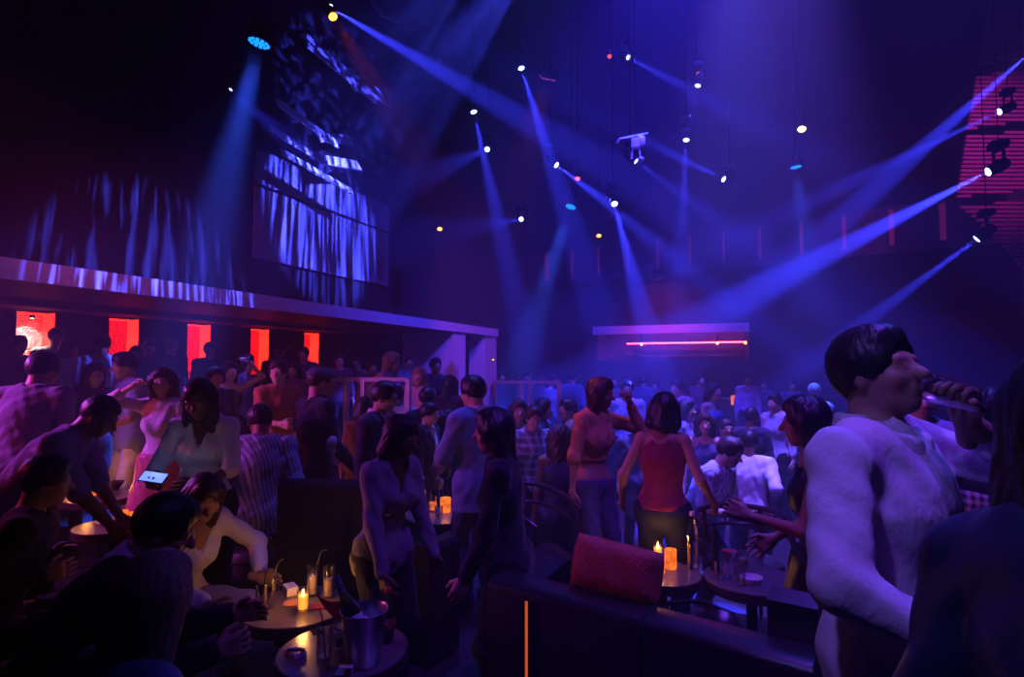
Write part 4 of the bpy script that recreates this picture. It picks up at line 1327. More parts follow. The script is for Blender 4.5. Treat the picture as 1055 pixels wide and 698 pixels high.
FARS = [
    ('man in a bright white shirt in front of the sparkling niche', 58, 337, 9.0, 16, Z_TIER, 'm', ('short', 'black'), (WHITE, 'plain'), 1.6, dict(skin='light')),
    ('shorter person in a white top beside the sparkling niche', 72, 349, 8.4, 60, Z_TIER, 'f', ('bob', 'black'), ((.66, .64, .72), 'plain'), 1.0, dict(skin='light')),
    ('man in a white T-shirt with his head before the second niche', 106, 344, 7.8, 170, Z_TIER, 'm', ('short', 'black'), ((.7, .66, .7), 'plain'), .8, {}),
    ('person with a small blue-lit face right of the second niche', 140, 356, 9.3, -10, Z_TIER, 'f', ('bob', 'black'), ((.1, .08, .12), 'plain'), 1, dict(skin='light')),
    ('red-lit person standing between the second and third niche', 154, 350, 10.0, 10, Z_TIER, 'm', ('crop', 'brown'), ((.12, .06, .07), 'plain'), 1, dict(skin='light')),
    ('shaven-headed man in a dark jacket before the third niche', 178, 346, 9.4, 30, Z_TIER, 'm', ('bald', 'black'), ((.04, .05, .1), 'plain'), 2, dict(skin='light')),
    ('dark figure left of the sparkling niche under the balcony', 20, 345, 8.2, 30, Z_TIER, 'm', ('short', 'black'), ((.05, .04, .05), 'plain'), 1, {}),
    ('person in dark clothes between the third and fourth niche', 216, 352, 10.0, 0, Z_TIER, 'm', ('short', 'black'), ((.06, .04, .06), 'plain'), 1.5, {}),
    ('person just left of the fifth niche raising a forearm', 313, 357, 10.4, -20, Z_TIER, 'm', ('short', 'black'), ((.1, .06, .06), 'plain'), 1, dict(pose=dict(rh=(.14, .12, .98), rpole=(1, 0, -.3)))),
    ('dark-haired woman below the gap between fourth and fifth niche', 284, 355, 10.8, 10, Z_TIER, 'f', ('long', 'black'), ((.09, .05, .07), 'plain'), .8, {}),
    ('woman in shadow right of the orange shirt', 303, 372, 8.4, -30, Z_PLAT, 'f', ('mid', 'black'), ((.12, .06, .08), 'plain'), .6, {}),
    ('man with a faint red face above the railing, left of the yellow dress', 350, 364, 10.0, 8, Z_TIER, 'm', ('short', 'brown'), ((.1, .06, .07), 'plain'), 1.5, dict(skin='light')),
    ('person in dark brown behind the railing next to the faint red face', 368, 367, 10.6, -30, Z_TIER, 'm', ('short', 'black'), ((.12, .07, .06), 'plain'), 1, {}),
    ('dark figure under the balcony right of the pink hooded top', 421, 366, 10.6, 20, Z_TIER, 'm', ('short', 'black'), ((.07, .05, .07), 'plain'), 1.6, {}),
    ('far man behind the left end of the central railing', 517, 383, 12.6, 20, 0, 'm', ('short', 'black'), ((.10, .08, .12), 'plain'), 1.5, {}),
    ('far woman behind the central railing, second from its left end', 529, 386, 12.9, -20, 0, 'f', ('bob', 'black'), ((.14, .08, .12), 'plain'), .6, {}),
    ('far man in the middle behind the central railing', 543, 383, 12.3, 0, 0, 'm', ('short', 'black'), ((.06, .06, .1), 'plain'), 1.5, {}),
    ('far person behind the central railing near its right post', 557, 387, 13.0, 40, 0, 'f', ('mid', 'brown'), ((.2, .1, .16), 'plain'), 1, {}),
    ('man with a lit face by the right post of the central railing', 570, 386, 11.0, 66, 0, 'm', ('short', 'black'), ((.3, .28, .4), 'plain'), 1.5, dict(skin='light')),
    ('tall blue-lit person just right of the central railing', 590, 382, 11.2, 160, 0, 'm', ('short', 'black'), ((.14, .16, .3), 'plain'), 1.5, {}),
    ('far person whose head shows left of the crop-top woman\'s hair', 604, 391, 11.5, 20, 0, 'f', ('bob', 'black'), ((.2, .12, .2), 'plain'), 1, {}),
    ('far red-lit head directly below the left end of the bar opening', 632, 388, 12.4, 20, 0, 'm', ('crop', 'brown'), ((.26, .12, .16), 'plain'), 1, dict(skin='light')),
    ('far man in dark blue below the bar opening', 663, 387, 12.2, 170, 0, 'm', ('short', 'black'), ((.1, .1, .2), 'plain'), 1.5, {}),
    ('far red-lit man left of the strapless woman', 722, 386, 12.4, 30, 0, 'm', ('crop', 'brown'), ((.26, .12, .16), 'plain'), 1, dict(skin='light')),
    ('far dark figure under the middle of the bar opening', 676, 392, 11.6, -30, 0, 'm', ('short', 'black'), ((.1, .08, .16), 'plain'), 1.5, {}),
    ('far person to the right of the tall pink shirt', 788, 391, 12.5, -40, 0, 'f', ('mid', 'black'), ((.12, .1, .2), 'plain'), 1, {}),
    ('far dark figure beyond the white shirt facing left', 816, 392, 12.6, 20, 0, 'm', ('short', 'black'), ((.1, .09, .16), 'plain'), 1.5, {}),
]
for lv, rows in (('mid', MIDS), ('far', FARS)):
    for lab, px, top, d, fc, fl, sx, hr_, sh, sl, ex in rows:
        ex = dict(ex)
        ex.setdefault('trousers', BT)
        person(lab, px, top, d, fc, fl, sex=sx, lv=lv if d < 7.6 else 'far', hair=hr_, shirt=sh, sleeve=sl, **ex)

# ---- what people wear and hold
g = PP['glasses']
fr = MB()
for s in (-1, 1):
    pts = [g['hl'](s * .0175 + .0125 * math.cos(R(a)), .0585, .001 + .0095 * math.sin(R(a))) for a in range(0, 360, 24)]
    fr.tube(pts, .0016, 6, closed=True)
    fr.tube([g['hl'](s * .030, .0575, .003), g['hl'](s * .047, .02, .003), g['hl'](s * .047, -.01, .0)], .0014, 6)
fr.tube([g['hl'](-.005, .06, .002), g['hl'](.005, .06, .002)], .0014, 6)
fr.build('glasses', M_black, g['root'], True)
c = PP['cap']
e = c['arms'][1][1]
c['part']('elbow_patch', [ell(e + npv(.012, -.012, .0), (.025, .030, .044), None, .01)], cloth((.5, .5, .58), 'plain'), .01)
b = PP['blonde']
w_ = b['arms'][1]
u = Vector([float(x) for x in (w_[2] - w_[1])]).normalized()
q = MB()
ctr = Vector([float(x) * b['H'] for x in (w_[2] - np.array(u) * .018)])
o1 = u.orthogonal().normalized(); o2 = u.cross(o1)
for k in range(14):
    a = 2 * math.pi * k / 14
    cc = ctr + (o1 * math.cos(a) + o2 * math.sin(a)) * .033
    q.lathe([(.001, -.007), (.006, -.004), (.007, 0), (.006, .004), (.001, .007)], 8, cc)
M_gold = mat('gold_beads', (.9, .55, .2), .25, 1.0)
q.build('bracelet', M_gold, b['root'], True)
# round poufs under those who sit
for key, lab in (('suit', 'dark round pouf under the man in the dark suit'), ('blonde', 'dark round pouf under the blonde woman'), ('whiteseat', 'dark round pouf under the seated woman in white'),
                 ('darkseat', 'dark round pouf under the man seated at the far left edge'), ('blueback', 'dark tall stool under the man in the striped blue shirt')):
    i = PP[key]
    p = i['wor'](i['pel'] + npv(0, -.03, 0))
    zt = p.z - .115 * i['H']
    tg = thing('pouf', lab, 'seat', (p.x, p.y, 0), 0, 'dark poufs')
    MB().lathe([(.17, .0), (.20, .02), (.205, zt * .5), (.21, zt - .05), (.18, zt - .005), (.02, zt)], 32).build('cushion', mat('pouf_leather', (.03, .022, .026), .5, bump=.2, bscale=100), tg, True)
    MB().lathe([(.208, zt - .075), (.214, zt - .07), (.214, zt - .06), (.208, zt - .055)], 32, caps=False).build('piping', M_black, tg, True)
# ------------------------------------------------------------------ tables, seats, railings
M_tabletop = mat('polished_stone_top', (.12, .09, .09), .28, var=.3, scale=14)
M_rim = mat('dark_table_rim', (.05, .03, .025), .4)
M_leather = mat('dark_leather', (.018, .014, .016), .27, spec=.9, var=.2, scale=6, bump=.12, bscale=120)
M_bench = mat('dull_black_leather', (.014, .011, .012), .6, var=.2, scale=6, bump=.15, bscale=120, spec=.2)
M_pillow = mat('rust_red_pillow', (.42, .09, .06), .85, var=.12, bump=.3, bscale=60)
M_glass = glass('clear_glass', (.93, .93, .95), .42)
M_glassg = glass('green_tint_glass', (.80, .88, .84), .68, .07)
M_wax = emit('glowing_wax', (1.0, .30, .03), 2.6)
M_flame = emit('candle_flame', (1.0, .62, .16), 30.0)
M_amberglass = emit('amber_candle_glass', (1.0, .17, .012), 1.0, var=.7, scale=25)
M_straw = mat('black_straw', (.01, .01, .012), .4)
M_drinkp = mat('cloudy_drink', (.55, .45, .48), .3)
M_cola = mat('dark_cola', (.03, .008, .005), .15)
M_red = mat('red_label_paper', (.60, .02, .03), .5)
M_paperw = mat('white_card', (.7, .68, .7), .6)
M_napkin = mat('dark_red_napkin', (.40, .03, .04), .9, bump=.3)
M_bottle = glass('dark_bottle_glass', (.35, .42, .35), .35)
CANDLES = []


def table(px, py, z, D, label, floor=0.0, group='round lounge tables'):
    p = WZ(px, py, z)
    tg = thing('round_table', label, 'table', (p.x, p.y, floor), 0, group)
    h = z - floor
    r = D / 2
    MB().lathe([(.02, h - .035), (r * .96, h - .035), (r * .985, h - .03), (r * .985, h - .006), (r * .975, h), (.02, h)], 48).build('tabletop', M_tabletop, tg, True)
    q = MB()
    for a, b in ((r * .987, r * 1.0),):
        q.lathe([(a, h - .055), (b, h - .055), (b, h - .004), (a, h - .004), (a, h - .055)], 48, caps=False)
    q.build('rim', M_rim, tg, True)
    MB().lathe([(.035, .03), (.03, .06), (.03, h - .06), (.09, h - .036)], 20).build('pedestal', M_metal, tg, True)
    MB().lathe([(r * .62, 0), (r * .62, .012), (.05, .03), (.03, .034)], 32).build('base', M_metal, tg, True)
    return p, tg


def wz(px, py, z):
    return WZ(px, py, z)


def tumbler(p, label, r=.032, h=.13, fill=None, level=.5, straw=None, group='glasses on the tables', name='tumbler', m=None, straw_h=.21):
    tg = thing(name, label, 'glass', p, 0, group)
    MB().lathe([(.004, .001), (r * .86, .001), (r * .92, .01), (r, h), (r * .94, h), (r * .86, .014), (.004, .012)], 20, caps=False).build('glass_wall', m or M_glass, tg, True)
    if fill is not None:
        MB().lathe([(.003, .0145), (r * .80, .0145), (r * .86, .014 + (h - .014) * level), (.003, .014 + (h - .014) * level)], 16).build('drink', fill, tg, True)
    if straw is not None:
        a = R(straw)
        top = Vector((math.cos(a) * r * .7, math.sin(a) * r * .7, h))
        bt = Vector((-math.cos(a) * r * .4, -math.sin(a) * r * .4, .03))
        e = bt + (top - bt) * (straw_h / h)
        k = e + Vector((math.cos(a) * .03, math.sin(a) * .03, .012))
        MB().tube([bt, e, e * .5 + k * .5 + Vector((0, 0, .004)), k], .003, 8).build('straw', M_straw, tg, True)
    return tg


def candle(p, label, r=.034, h=.09, power=6.0, group='candles in glasses'):
    tg = thing('candle', label, 'candle', p, 0, group)
    MB().lathe([(.004, .001), (r * .80, .001), (r * .86, .006), (r, h), (r * .95, h), (r * .84, .010), (.004, .010)], 24, caps=False).build('glass_cup', M_glass, tg, True)
    MB().lathe([(.003, .011), (r * .80, .011), (r * .88, h * .74), (r * .5, h * .70), (.003, h * .69)], 20).build('wax', M_wax, tg, True)
    MB().lathe([(.001, h * .70), (.0055, h * .76), (.0065, h * .82), (.003, h * .93), (.0005, h * 1.0)], 12).build('flame', M_flame, tg, True)
    point('candle_light', Vector(p) + Vector((0, 0, h + .035)), (1.0, .36, .08), power, .012)
    return tg


def soda(p, label, liquid, level, lab=True, cap_c=None):
    tg = thing('soda_bottle', label, 'bottle', p, 0, 'soda bottles on the front table')
    prof = [(.004, .001), (.028, .001), (.030, .012), (.028, .04), (.0305, .08), (.030, .115), (.021, .150), (.0125, .185), (.0115, .215), (.0135, .218), (.0135, .232)]
    MB().lathe(prof, 24, caps=False).build('bottle', M_glassg, tg, True)
    MB().lathe([(.003, .004), (.026, .004), (.0265, .04), (.0285, .08), (.0285, min(.115, level)), (.003, min(.115, level))], 20).build('liquid', liquid, tg, True)
    if lab:
        q = MB().lathe([(.0312, .075), (.0314, .085), (.0312, .113)], 28, caps=False).build('label', M_red, tg, True)
        s = MB()
        pts = []
        for i in range(60):
            a = R(-90 + 180 * i / 59) + 3.7
            pts.append((.0322 * math.cos(a), .0322 * math.sin(a), .094 + .007 * math.sin(i * 1.15)))
        s.tube(pts, .0016, 6)
        s.build('label_script', M_paperw, q, True)
    if cap_c:
        MB().lathe([(.0145, .222), (.015, .236), (.012, .240), (.002, .241)], 20).build('bottle_cap', cap_c, tg, True)
    return tg


def pack(p, rz, label, w=.055, d=.088, h=.023, m=None, lid=True):
    tg = thing('cigarette_pack', label, 'cigarettes', p, rz, 'cigarette packs')
    MB().box((0, 0, h / 2), (w, d * .68, h), b=.003).build('box', m or M_paperw, tg).location = (0, -d * .16, 0)
    MB().box((0, 0, h / 2), (w + .001, d * .31, h + .001), b=.003).build('lid', M_paperw, tg).location = (0, d * .345, 0)
    return tg

# --- the two near tables
ZT = .55
T1, _ = table(354, 669, ZT, .56, 'round table nearest us carrying the steel ice bucket')
T2, _ = table(306, 624, ZT, .55, 'round table with a candle behind the ice bucket table')
candle(wz(312, 629, ZT), 'lit candle in a clear glass on the table behind the ice bucket', .030, .098, 2.4)
tumbler(wz(269, 633, ZT), 'highball glass with dark drink and black straw at the left edge of the candle table', .028, .145, M_cola, .22, 100)
tumbler(wz(277.5, 627, ZT), 'empty highball glass with a straw behind the dark drink', .028, .15, None, .1, 60, straw_h=.24)
tumbler(wz(322, 614, ZT), 'tall glass of cloudy drink behind the candle, with a straw', .032, .165, M_drinkp, .62, 30, straw_h=.24)
tumbler(wz(339, 616, ZT), 'tall glass of cloudy drink next to the bottle neck', .034, .165, M_drinkp, .55, None)
pk = pack(wz(299, 612, ZT), R(60), 'pink-lit cigarette pack standing left of the candle', .06, .09, .045)
dish = thing('coaster', 'round orange coaster beside the candle glass', 'coaster', wz(302, 622, ZT), 0)
MB().lathe([(.004, 0), (.046, 0), (.050, .004), (.046, .006), (.004, .005)], 28).build('disc', mat('orange_cork', (.5, .22, .08), .8), dish, True)
nk = MB().box((0, 0, .004), (.09, .07, .006), b=.002).build('paper_napkin', M_napkin)
nk.location = wz(329, 626, ZT); nk.rotation_euler = (0, 0, .5)
tag(nk, 'dark red paper napkin lying to the right of the candle', 'napkin')
# --- ice bucket with a bottle
bp = wz(374.5, 683, ZT)
bk = thing('ice_bucket', 'brushed steel ice bucket on the front table', 'ice bucket', bp)
MB().lathe([(.004, .002), (.066, .002), (.070, .006), (.092, .205), (.098, .212), (.100, .218), (.096, .220), (.090, .210), (.067, .012), (.004, .010)], 48, caps=False).build('bucket', M_chrome, bk, True)
q = MB()
for k in range(26):
    a, rr_ = rnd.random() * 6.28, .065 * math.sqrt(rnd.random())
    Mx = Matrix.Translation((rr_ * math.cos(a), rr_ * math.sin(a), .125 + .02 * rnd.random())) @ Matrix.Rotation(rnd.random() * 3, 4, (rnd.random(), rnd.random(), .3))
    q.box((0, 0, 0), (.03, .03, .028), Mx, b=.006)
ice = q.build('ice', M_glass, bk, True); tag(ice, kind='stuff')
for s in (-1, 1):
    ax = RGT * s
    q = MB().tube([ax * .092 + Vector((0, 0, .17)), ax * .118 + Vector((0, 0, .165)), ax * .120 + Vector((0, 0, .14)), ax * .087 + Vector((0, 0, .125))], .005, 8)
    q.build('handle', M_chrome, bk, True)
vb_ = bp + Vector((0, 0, .045)) + RGT * .015
tip = W(345.5, 594, (bp - EYE).dot(FWD) + .06)
A = (tip - vb_).to_track_quat('Z', 'Y').to_matrix().to_4x4()
Lb = (tip - vb_).length
vt = thing('champagne_bottle', 'foil-necked bottle leaning to the left in the ice bucket', 'bottle', vb_)
MB().lathe([(.004, 0), (.038, .002), (.041, .012), (.041, Lb * .52), (.032, Lb * .64), (.0165, Lb * .76), (.0145, Lb * .97), (.004, Lb * .97)], 28, M=A).build('bottle', M_bottle, vt, True)
MB().lathe([(.0175, Lb * .77), (.0158, Lb * .82), (.0158, Lb * .975), (.017, Lb * .978), (.017, Lb * .998), (.012, Lb), (.002, Lb)], 28, M=A).build('neck_foil', mat('blue_grey_foil', (.20, .20, .30), .35, .8), vt, True)
MB().lathe([(.0416, Lb * .2), (.0416, Lb * .46)], 28, M=A, caps=False).build('label', M_paperw, vt, True)
# dark red cloth hanging from the bucket's rim
cl = MB()
c0 = W(325, 612, (bp - EYE).dot(FWD) + .10); c1 = W(355, 618, (bp - EYE).dot(FWD) + .06); c2 = W(352, 643, (bp - EYE).dot(FWD) + .05)
pts = []
n_ = 8
vs, fs = [], []
for i in range(n_ + 1):
    for j in range(n_ + 1):
        u_, v_ = i / n_, j / n_
        p = c0 * (1 - u_) + (c1 * (1 - v_) + c2 * v_) * u_
        p = p + Vector((0, 0, .012 * math.sin(v_ * 9) * u_ - .02 * math.sin(u_ * 3.1)))
        vs.append(p - bp)
for i in range(n_):
    for j in range(n_):
        a = i * (n_ + 1) + j
        fs.append((a, a + 1, a + n_ + 2, a + n_ + 1))
o = cl.add(vs, fs).build('cloth_napkin', M_napkin, None, True)
o.location = bp
sm = o.modifiers.new('thick', 'SOLIDIFY'); sm.thickness = .006
tag(o, 'dark red cloth napkin draped from the rim of the ice bucket to the left', 'napkin')
soda(wz(381, 660, ZT), 'clear soda bottle behind the ice bucket', M_glass, .06, False)
soda(wz(399.5, 662, ZT), 'cola bottle with a red label at the right of the ice bucket', M_cola, .115, True, M_red)
tumbler(wz(334, 684, ZT), 'tumbler with a bent black straw left of the ice bucket', .034, .15, M_drinkp, .12, 150, straw_h=.19)
tumbler(wz(350, 668, ZT), 'short dark glass tucked behind the tumbler with the bent straw', .034, .09, M_cola, .5)
pack(wz(304, 675, ZT), R(75), 'white cigarette pack with a lighter on it at the left of the front table', .055, .088, .022)
lt = thing('lighter', 'dark lighter lying on the white cigarette pack', 'lighter', wz(303, 671, ZT + .026), R(25))
MB().box((0, 0, .006), (.06, .02, .012), b=.004).build('lighter_body', mat('dark_blue_plastic', (.02, .03, .1), .3), lt)
MB().box((.038, 0, .006), (.016, .018, .011), b=.003).build('lighter_head', M_chrome, lt)
pack(wz(354, 697, ZT), R(20), 'dark cigarette pack with a white top at the front edge of the nearest table', .055, .088, .024, M_cola)
cd_ = MB().box((0, 0, .003), (.06, .045, .005), b=.001).build('drink_card', M_cola)
cd_.location = wz(326, 652, ZT); cd_.rotation_euler = (0, 0, -.6)
tag(cd_, 'small dark card lying behind the tumbler on the front table', 'card')

# --- left tables
ZL = .67
table(104, 511, ZL, .58, 'round candle table among the left group, beside the white jeans', Z_PLAT)
def amber_glass(p, label, r=.05, h=.12, power=1.5):
    tg = thing('candle_lantern', label, 'candle', p, 0, 'amber candle lanterns')
    MB().lathe([(.004, .001), (r * .9, .001), (r, .01), (r, h), (r * .94, h), (r * .93, .012), (.004, .012)], 24, caps=False).build('amber_glass', M_amberglass, tg, True)
    MB().lathe([(.001, h * .3), (.007, h * .4), (.008, h * .5), (.003, h * .65), (.0005, h * .72)], 12).build('flame', M_flame, tg, True)
    point('candle_light', Vector(p) + Vector((0, 0, h + .05)), (1.0, .33, .06), power, .02)
    return tg
amber_glass(wz(76, 508, ZL), 'amber candle lantern at the left of the left candle table', .075, .10, 2.5)
amber_glass(wz(90, 512, ZL), 'amber candle lantern in the middle of the left candle table', .06, .12, 2.0)
tumbler(wz(82, 516, ZL), 'glass standing before the amber lanterns of the left candle table', .04, .12, None)
cr = thing('carafe', 'glass carafe with a round stopper behind the amber lanterns', 'carafe', wz(101, 502, ZL))
MB().lathe([(.004, .001), (.05, .001), (.055, .02), (.05, .08), (.022, .13), (.02, .16), (.026, .17)], 24, caps=False).build('carafe_body', M_glass, cr, True)
MB().lathe([(.003, .168), (.02, .172), (.026, .19), (.018, .21), (.003, .214)], 16).build('stopper', M_glass, cr, True)
tumbler(wz(110, 510, ZL), 'small glass to the right of the carafe on the left candle table', .036, .11, None)
bb = thing('bowl', 'dark serving bowl at the right of the left candle table', 'bowl', wz(117, 505, ZL))
MB().lathe([(.004, .001), (.04, .001), (.05, .02), (.085, .07), (.08, .072), (.045, .025), (.004, .012)], 28, caps=False).build('bowl_body', M_cola, bb, True)
table(118, 541, ZL, .50, 'low round table in front of the left candle table', 0.0)
amber_glass(wz(127, 541, ZL), 'amber lantern on the low table by the suited man', .028, .10, .8)
amber_glass(wz(136, 539, ZL), 'smaller amber lantern at the right of the low table by the suited man', .022, .075, .4)
pl = thing('plate', 'shallow dish with lemon slices on the low table by the suited man', 'plate', wz(112, 539, ZL))
MB().lathe([(.004, .001), (.05, .001), (.09, .015), (.088, .018), (.05, .006), (.004, .005)], 28, caps=False).build('dish', M_paperw, pl, True)
q = MB()
for k in range(5):
    q.lathe([(.003, .008), (.024, .008), (.024, .014), (.003, .014)], 14, (.035 * math.cos(k * 1.26), .035 * math.sin(k * 1.26), 0))
q.build('lemon_slices', mat('lemon', (.7, .5, .08), .5), pl, True)['kind'] = 'stuff'
# pillar table where the phone glows
ps = wz(164, 476, .86)
pt = thing('stool_table', 'dark box table with a blue-lit top left of the woman with the phone', 'table', (ps.x, ps.y, 0), YAW)
MB().box((0, 0, .415), (.30, .30, .83), b=.02).build('column', M_wood, pt)
MB().box((0, 0, .845), (.34, .34, .03), b=.01).build('tabletop', M_tabletop, pt)
bl = PP['blouse']
hp_ = (bl['hands'][1] + bl['hands'][-1]) / 2
ph = thing('phone', 'smartphone with a lit screen in the hands of the woman in the white blouse', 'phone', bl['hands'][1] + Vector((0, 0, .03)) - FWD * .02)
MB().box((0, 0, 0), (.15, .075, .008), b=.003).build('phone_case', M_black, ph)
M_screen = emit('phone_screen', (.16, .26, 1.0), 1.6)
MB().box((0, 0, .0048), (.135, .066, .0012)).build('screen', M_screen, ph)
ph.rotation_euler = (R(38), R(8), YAW)
point('screen_light', bl['hands'][1] + Vector((0, 0, .08)), (.3, .4, 1.0), .35, .04)

# --- central left table
table(454, 531, ZT, .58, 'round table with amber drinks between the grey sweater and the black top')
tumbler(wz(446, 527, ZT), 'glass with amber drink at the left of the middle table', .04, .13, M_amberglass, .5)
amber_glass(wz(459, 528, ZT), 'amber candle lantern on the middle table', .045, .12, 1.2)
tumbler(wz(452, 533, ZT), 'small empty glass in front on the middle table', .035, .09, None)
# candles far off
for px, py, d, lab, s in ((303, 490, 5.3, 'candle lantern glowing beside the striped blue shirt', 1.0), (338, 455, 6.9, 'small candle behind the man in the flat cap', .8), (757, 412, 13.0, 'candle lantern on the far bar counter', 1.6), (206, 404, 9.0, 'tiny candle glow on the tier under the third niche', .7), (272, 410, 6.8, 'small candle by the orange shirt', .6)):
    p = W(px, py, d)
    zf = p.z - .12
    fl = Z_DANCE if d > 12 else (Z_PLAT if p.x < -4.2 else 0)
    fl = 0 if d > 12 else fl
    st = thing('stand_table', 'slim stand table carrying the ' + lab.split(' glow')[0].split(' beside')[0].split(' behind')[0].split(' on ')[0].split(' by ')[0] + (' ' + lab[lab.find(' b'):].strip() if ' b' in lab else ' on the tier'), 'table', (p.x, p.y, fl), 0)
    MB().lathe([(.12, 0), (.12, .02), (.02, .03), (.02, zf - fl - .02), (.16, zf - fl - .02), (.16, zf - fl), (.004, zf - fl)], 24).build('pedestal', M_metal, st, True)
    amber_glass(Vector((p.x, p.y, zf + .001)), lab, .05 * s, .13 * s, 1.0 * s)
# far bar counter behind that lantern
fb = W(745, 425, 13.6)
bc = thing('bar_counter', 'dark counter at the far end of the dance floor below the bar opening', 'counter', (fb.x, fb.y + .5, 0), 0)
MB().box((0, 0, .5), (2.6, .55, 1.0)).build('counter_body', M_wood, bc)
MB().box((0, 0, 1.025), (2.75, .68, .05), b=.02).build('counter_top', M_rim, bc)

# --- right tables
TR1, _ = table(682, 590, ZT, .46, 'round table with a tall candle behind the rust cushion')
TR2, _ = table(774, 596, ZT, .54, 'round table with cocktail glasses beside the drinker')
candle(wz(678, 581, ZT), 'tall lit candle on the table behind the rust cushion', .030, .13, 1.0)
amber_glass(wz(691, 586, ZT), 'broad amber candle lantern to the right of the tall candle', .036, .115, .5)
amber_glass(wz(680, 591, ZT), 'low amber dish candle in front of the tall candle', .030, .045, .2)
wb_ = thing('water_bottle', 'clear water bottle standing right of the amber lanterns', 'bottle', wz(714, 586, ZT))
MB().lathe([(.004, .001), (.034, .001), (.037, .01), (.037, .20), (.024, .26), (.014, .29), (.0135, .33)], 24, caps=False).build('bottle', M_glass, wb_, True)
MB().lathe([(.016, .318), (.016, .342), (.003, .344)], 16).build('bottle_cap', M_paperw, wb_, True)
MB().lathe([(.003, .004), (.034, .004), (.0345, .15), (.003, .15)], 16).build('water', M_glass, wb_, True)
pm = thing('pepper_mill', 'dark slim bottle with a narrow waist at the left of the cocktail table', 'bottle', wz(737, 588, ZT))
MB().lathe([(.004, 0), (.028, 0), (.026, .02), (.020, .08), (.024, .14), (.018, .16), (.020, .20), (.022, .235), (.015, .25), (.003, .252)], 20).build('mill_body', M_black, pm, True)
ck = thing('cocktail_glass', 'wide cocktail glass with a red drink on the cocktail table', 'glass', wz(752, 596, ZT))
MB().lathe([(.004, .001), (.038, .001), (.036, .004), (.005, .008), (.004, .09), (.055, .165), (.053, .165), (.004, .097)], 24, caps=False).build('glass_body', M_glass, ck, True)
MB().lathe([(.002, .10), (.045, .158), (.002, .158)], 20).build('drink', mat('red_cocktail', (.5, .06, .04), .2), ck, True)
tumbler(wz(742, 597, ZT), 'tumbler before the dark slim bottle', .034, .10, None)
tumbler(wz(762, 603, ZT), 'tumbler before the red cocktail', .034, .10, None)
tumbler(wz(766, 585, ZT), 'tall glass behind the red cocktail', .032, .14, M_drinkp, .3)
at_ = thing('ashtray', 'pale round ashtray on the cocktail table', 'ashtray', wz(774, 600, ZT))
MB().lathe([(.004, .001), (.055, .001), (.062, .03), (.056, .032), (.05, .012), (.004, .010)], 28, caps=False).build('tray', M_paperw, at_, True)
MB().tube([(.02, 0, .02), (.06, .01, .036)], .004, 8).build('cigarette_butt', M_paperw, at_)
fl_ = thing('champagne_flute', 'champagne flute at the right of the cocktail table', 'glass', wz(785, 592, ZT))
MB().lathe([(.004, .001), (.032, .001), (.03, .004), (.0045, .008), (.004, .075), (.018, .10), (.026, .15), (.024, .21), (.0225, .21), (.024, .15), (.004, .085)], 24, caps=False).build('glass_body', M_glass, fl_, True)
MB().lathe([(.002, .09), (.018, .108), (.0225, .14), (.002, .14)], 16).build('drink', M_drinkp, fl_, True)

# --- front bench (booth) seen over its back
bpts = [(W(478, 602, 2.55)), (W(505, 603, 2.50)), (W(545, 609, 2.43)), (W(690, 640, 2.13)), (W(852, 693, 1.80)), (W(965, 730, 1.60))]
ztop = sum(p.z for p in bpts[2:5]) / 3
ln_ = [Vector((p.x, p.y, 0)) for p in bpts]
ln_[0] = ln_[1] + (ln_[1] - ln_[3]).normalized() * .12
tdir = (ln_[4] - ln_[2]).normalized()
ndir = Vector((-tdir.y, tdir.x, 0))          # towards the tables, away from us
o_ = ln_[2]


def L(u, v, z):
    return o_ + tdir * u + ndir * v + Vector((0, 0, z))
Lb_ = (ln_[4] - ln_[2]).length - .04
bench = thing('booth_bench', 'long dark leather booth bench with its back to us, under the rust cushion', 'bench', L(0, 0, 0), math.atan2(tdir.y, tdir.x))
u0, u1 = -.22, Lb_
back = MB()
prof = [(0, .02), (0, ztop - .03), (.015, ztop - .008), (.04, ztop), (.15, ztop), (.18, ztop - .02), (.20, ztop - .06), (.20, .40), (.20, .02)]
back.prism([Vector((u0, a, z)) for a, z in prof], (u1 - u0, 0, 0))
back.build('backrest', M_leather, bench, True)
st = MB().box(((u0 + u1) / 2, .2 + .22, .36), (u1 - u0 - .02, .42, .14), b=.04); st.build('seat', M_leather, bench, True)
MB().box(((u0 + u1) / 2, .2 + .25, .15), (u1 - u0 - .06, .38, .28)).build('plinth', M_black, bench)
ue = Lb_ - .17
arm_ = MB(); arm_.prism([Vector((ue, a, z)) for a, z in ((.20, .432), (.20, ztop + .10), (.26, ztop + .13), (.48, ztop - .02), (.60, .70), (.62, .432))], (.16, 0, 0)); arm_.build('end_arm', M_leather, bench, True)
for uu in (.48,):
    MB().tube([(uu, -.003, .05), (uu, -.003, ztop - .03), (uu, .02, ztop + .002), (uu, .17, ztop - .004)], .004, 6).build('seam', M_black, bench)
# orange light streak on the bench's near face, painted as a glowing strip
sl = thing('glow_streak', 'thin vertical streak of orange light, painted as a glowing strip, on the near face of the booth bench', 'light', L(-.005, -.009, 0), math.atan2(tdir.y, tdir.x))
MB().box((0, 0, ztop * .48), (.013, .006, ztop * .94)).build('glow_strip', emit('amber_streak_glow', (1.0, .15, .02), .55), sl)
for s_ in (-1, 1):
    MB().box((s_ * .011, 0, ztop * .48), (.006, .010, ztop * .95)).build('edge_profile', M_metal, sl)
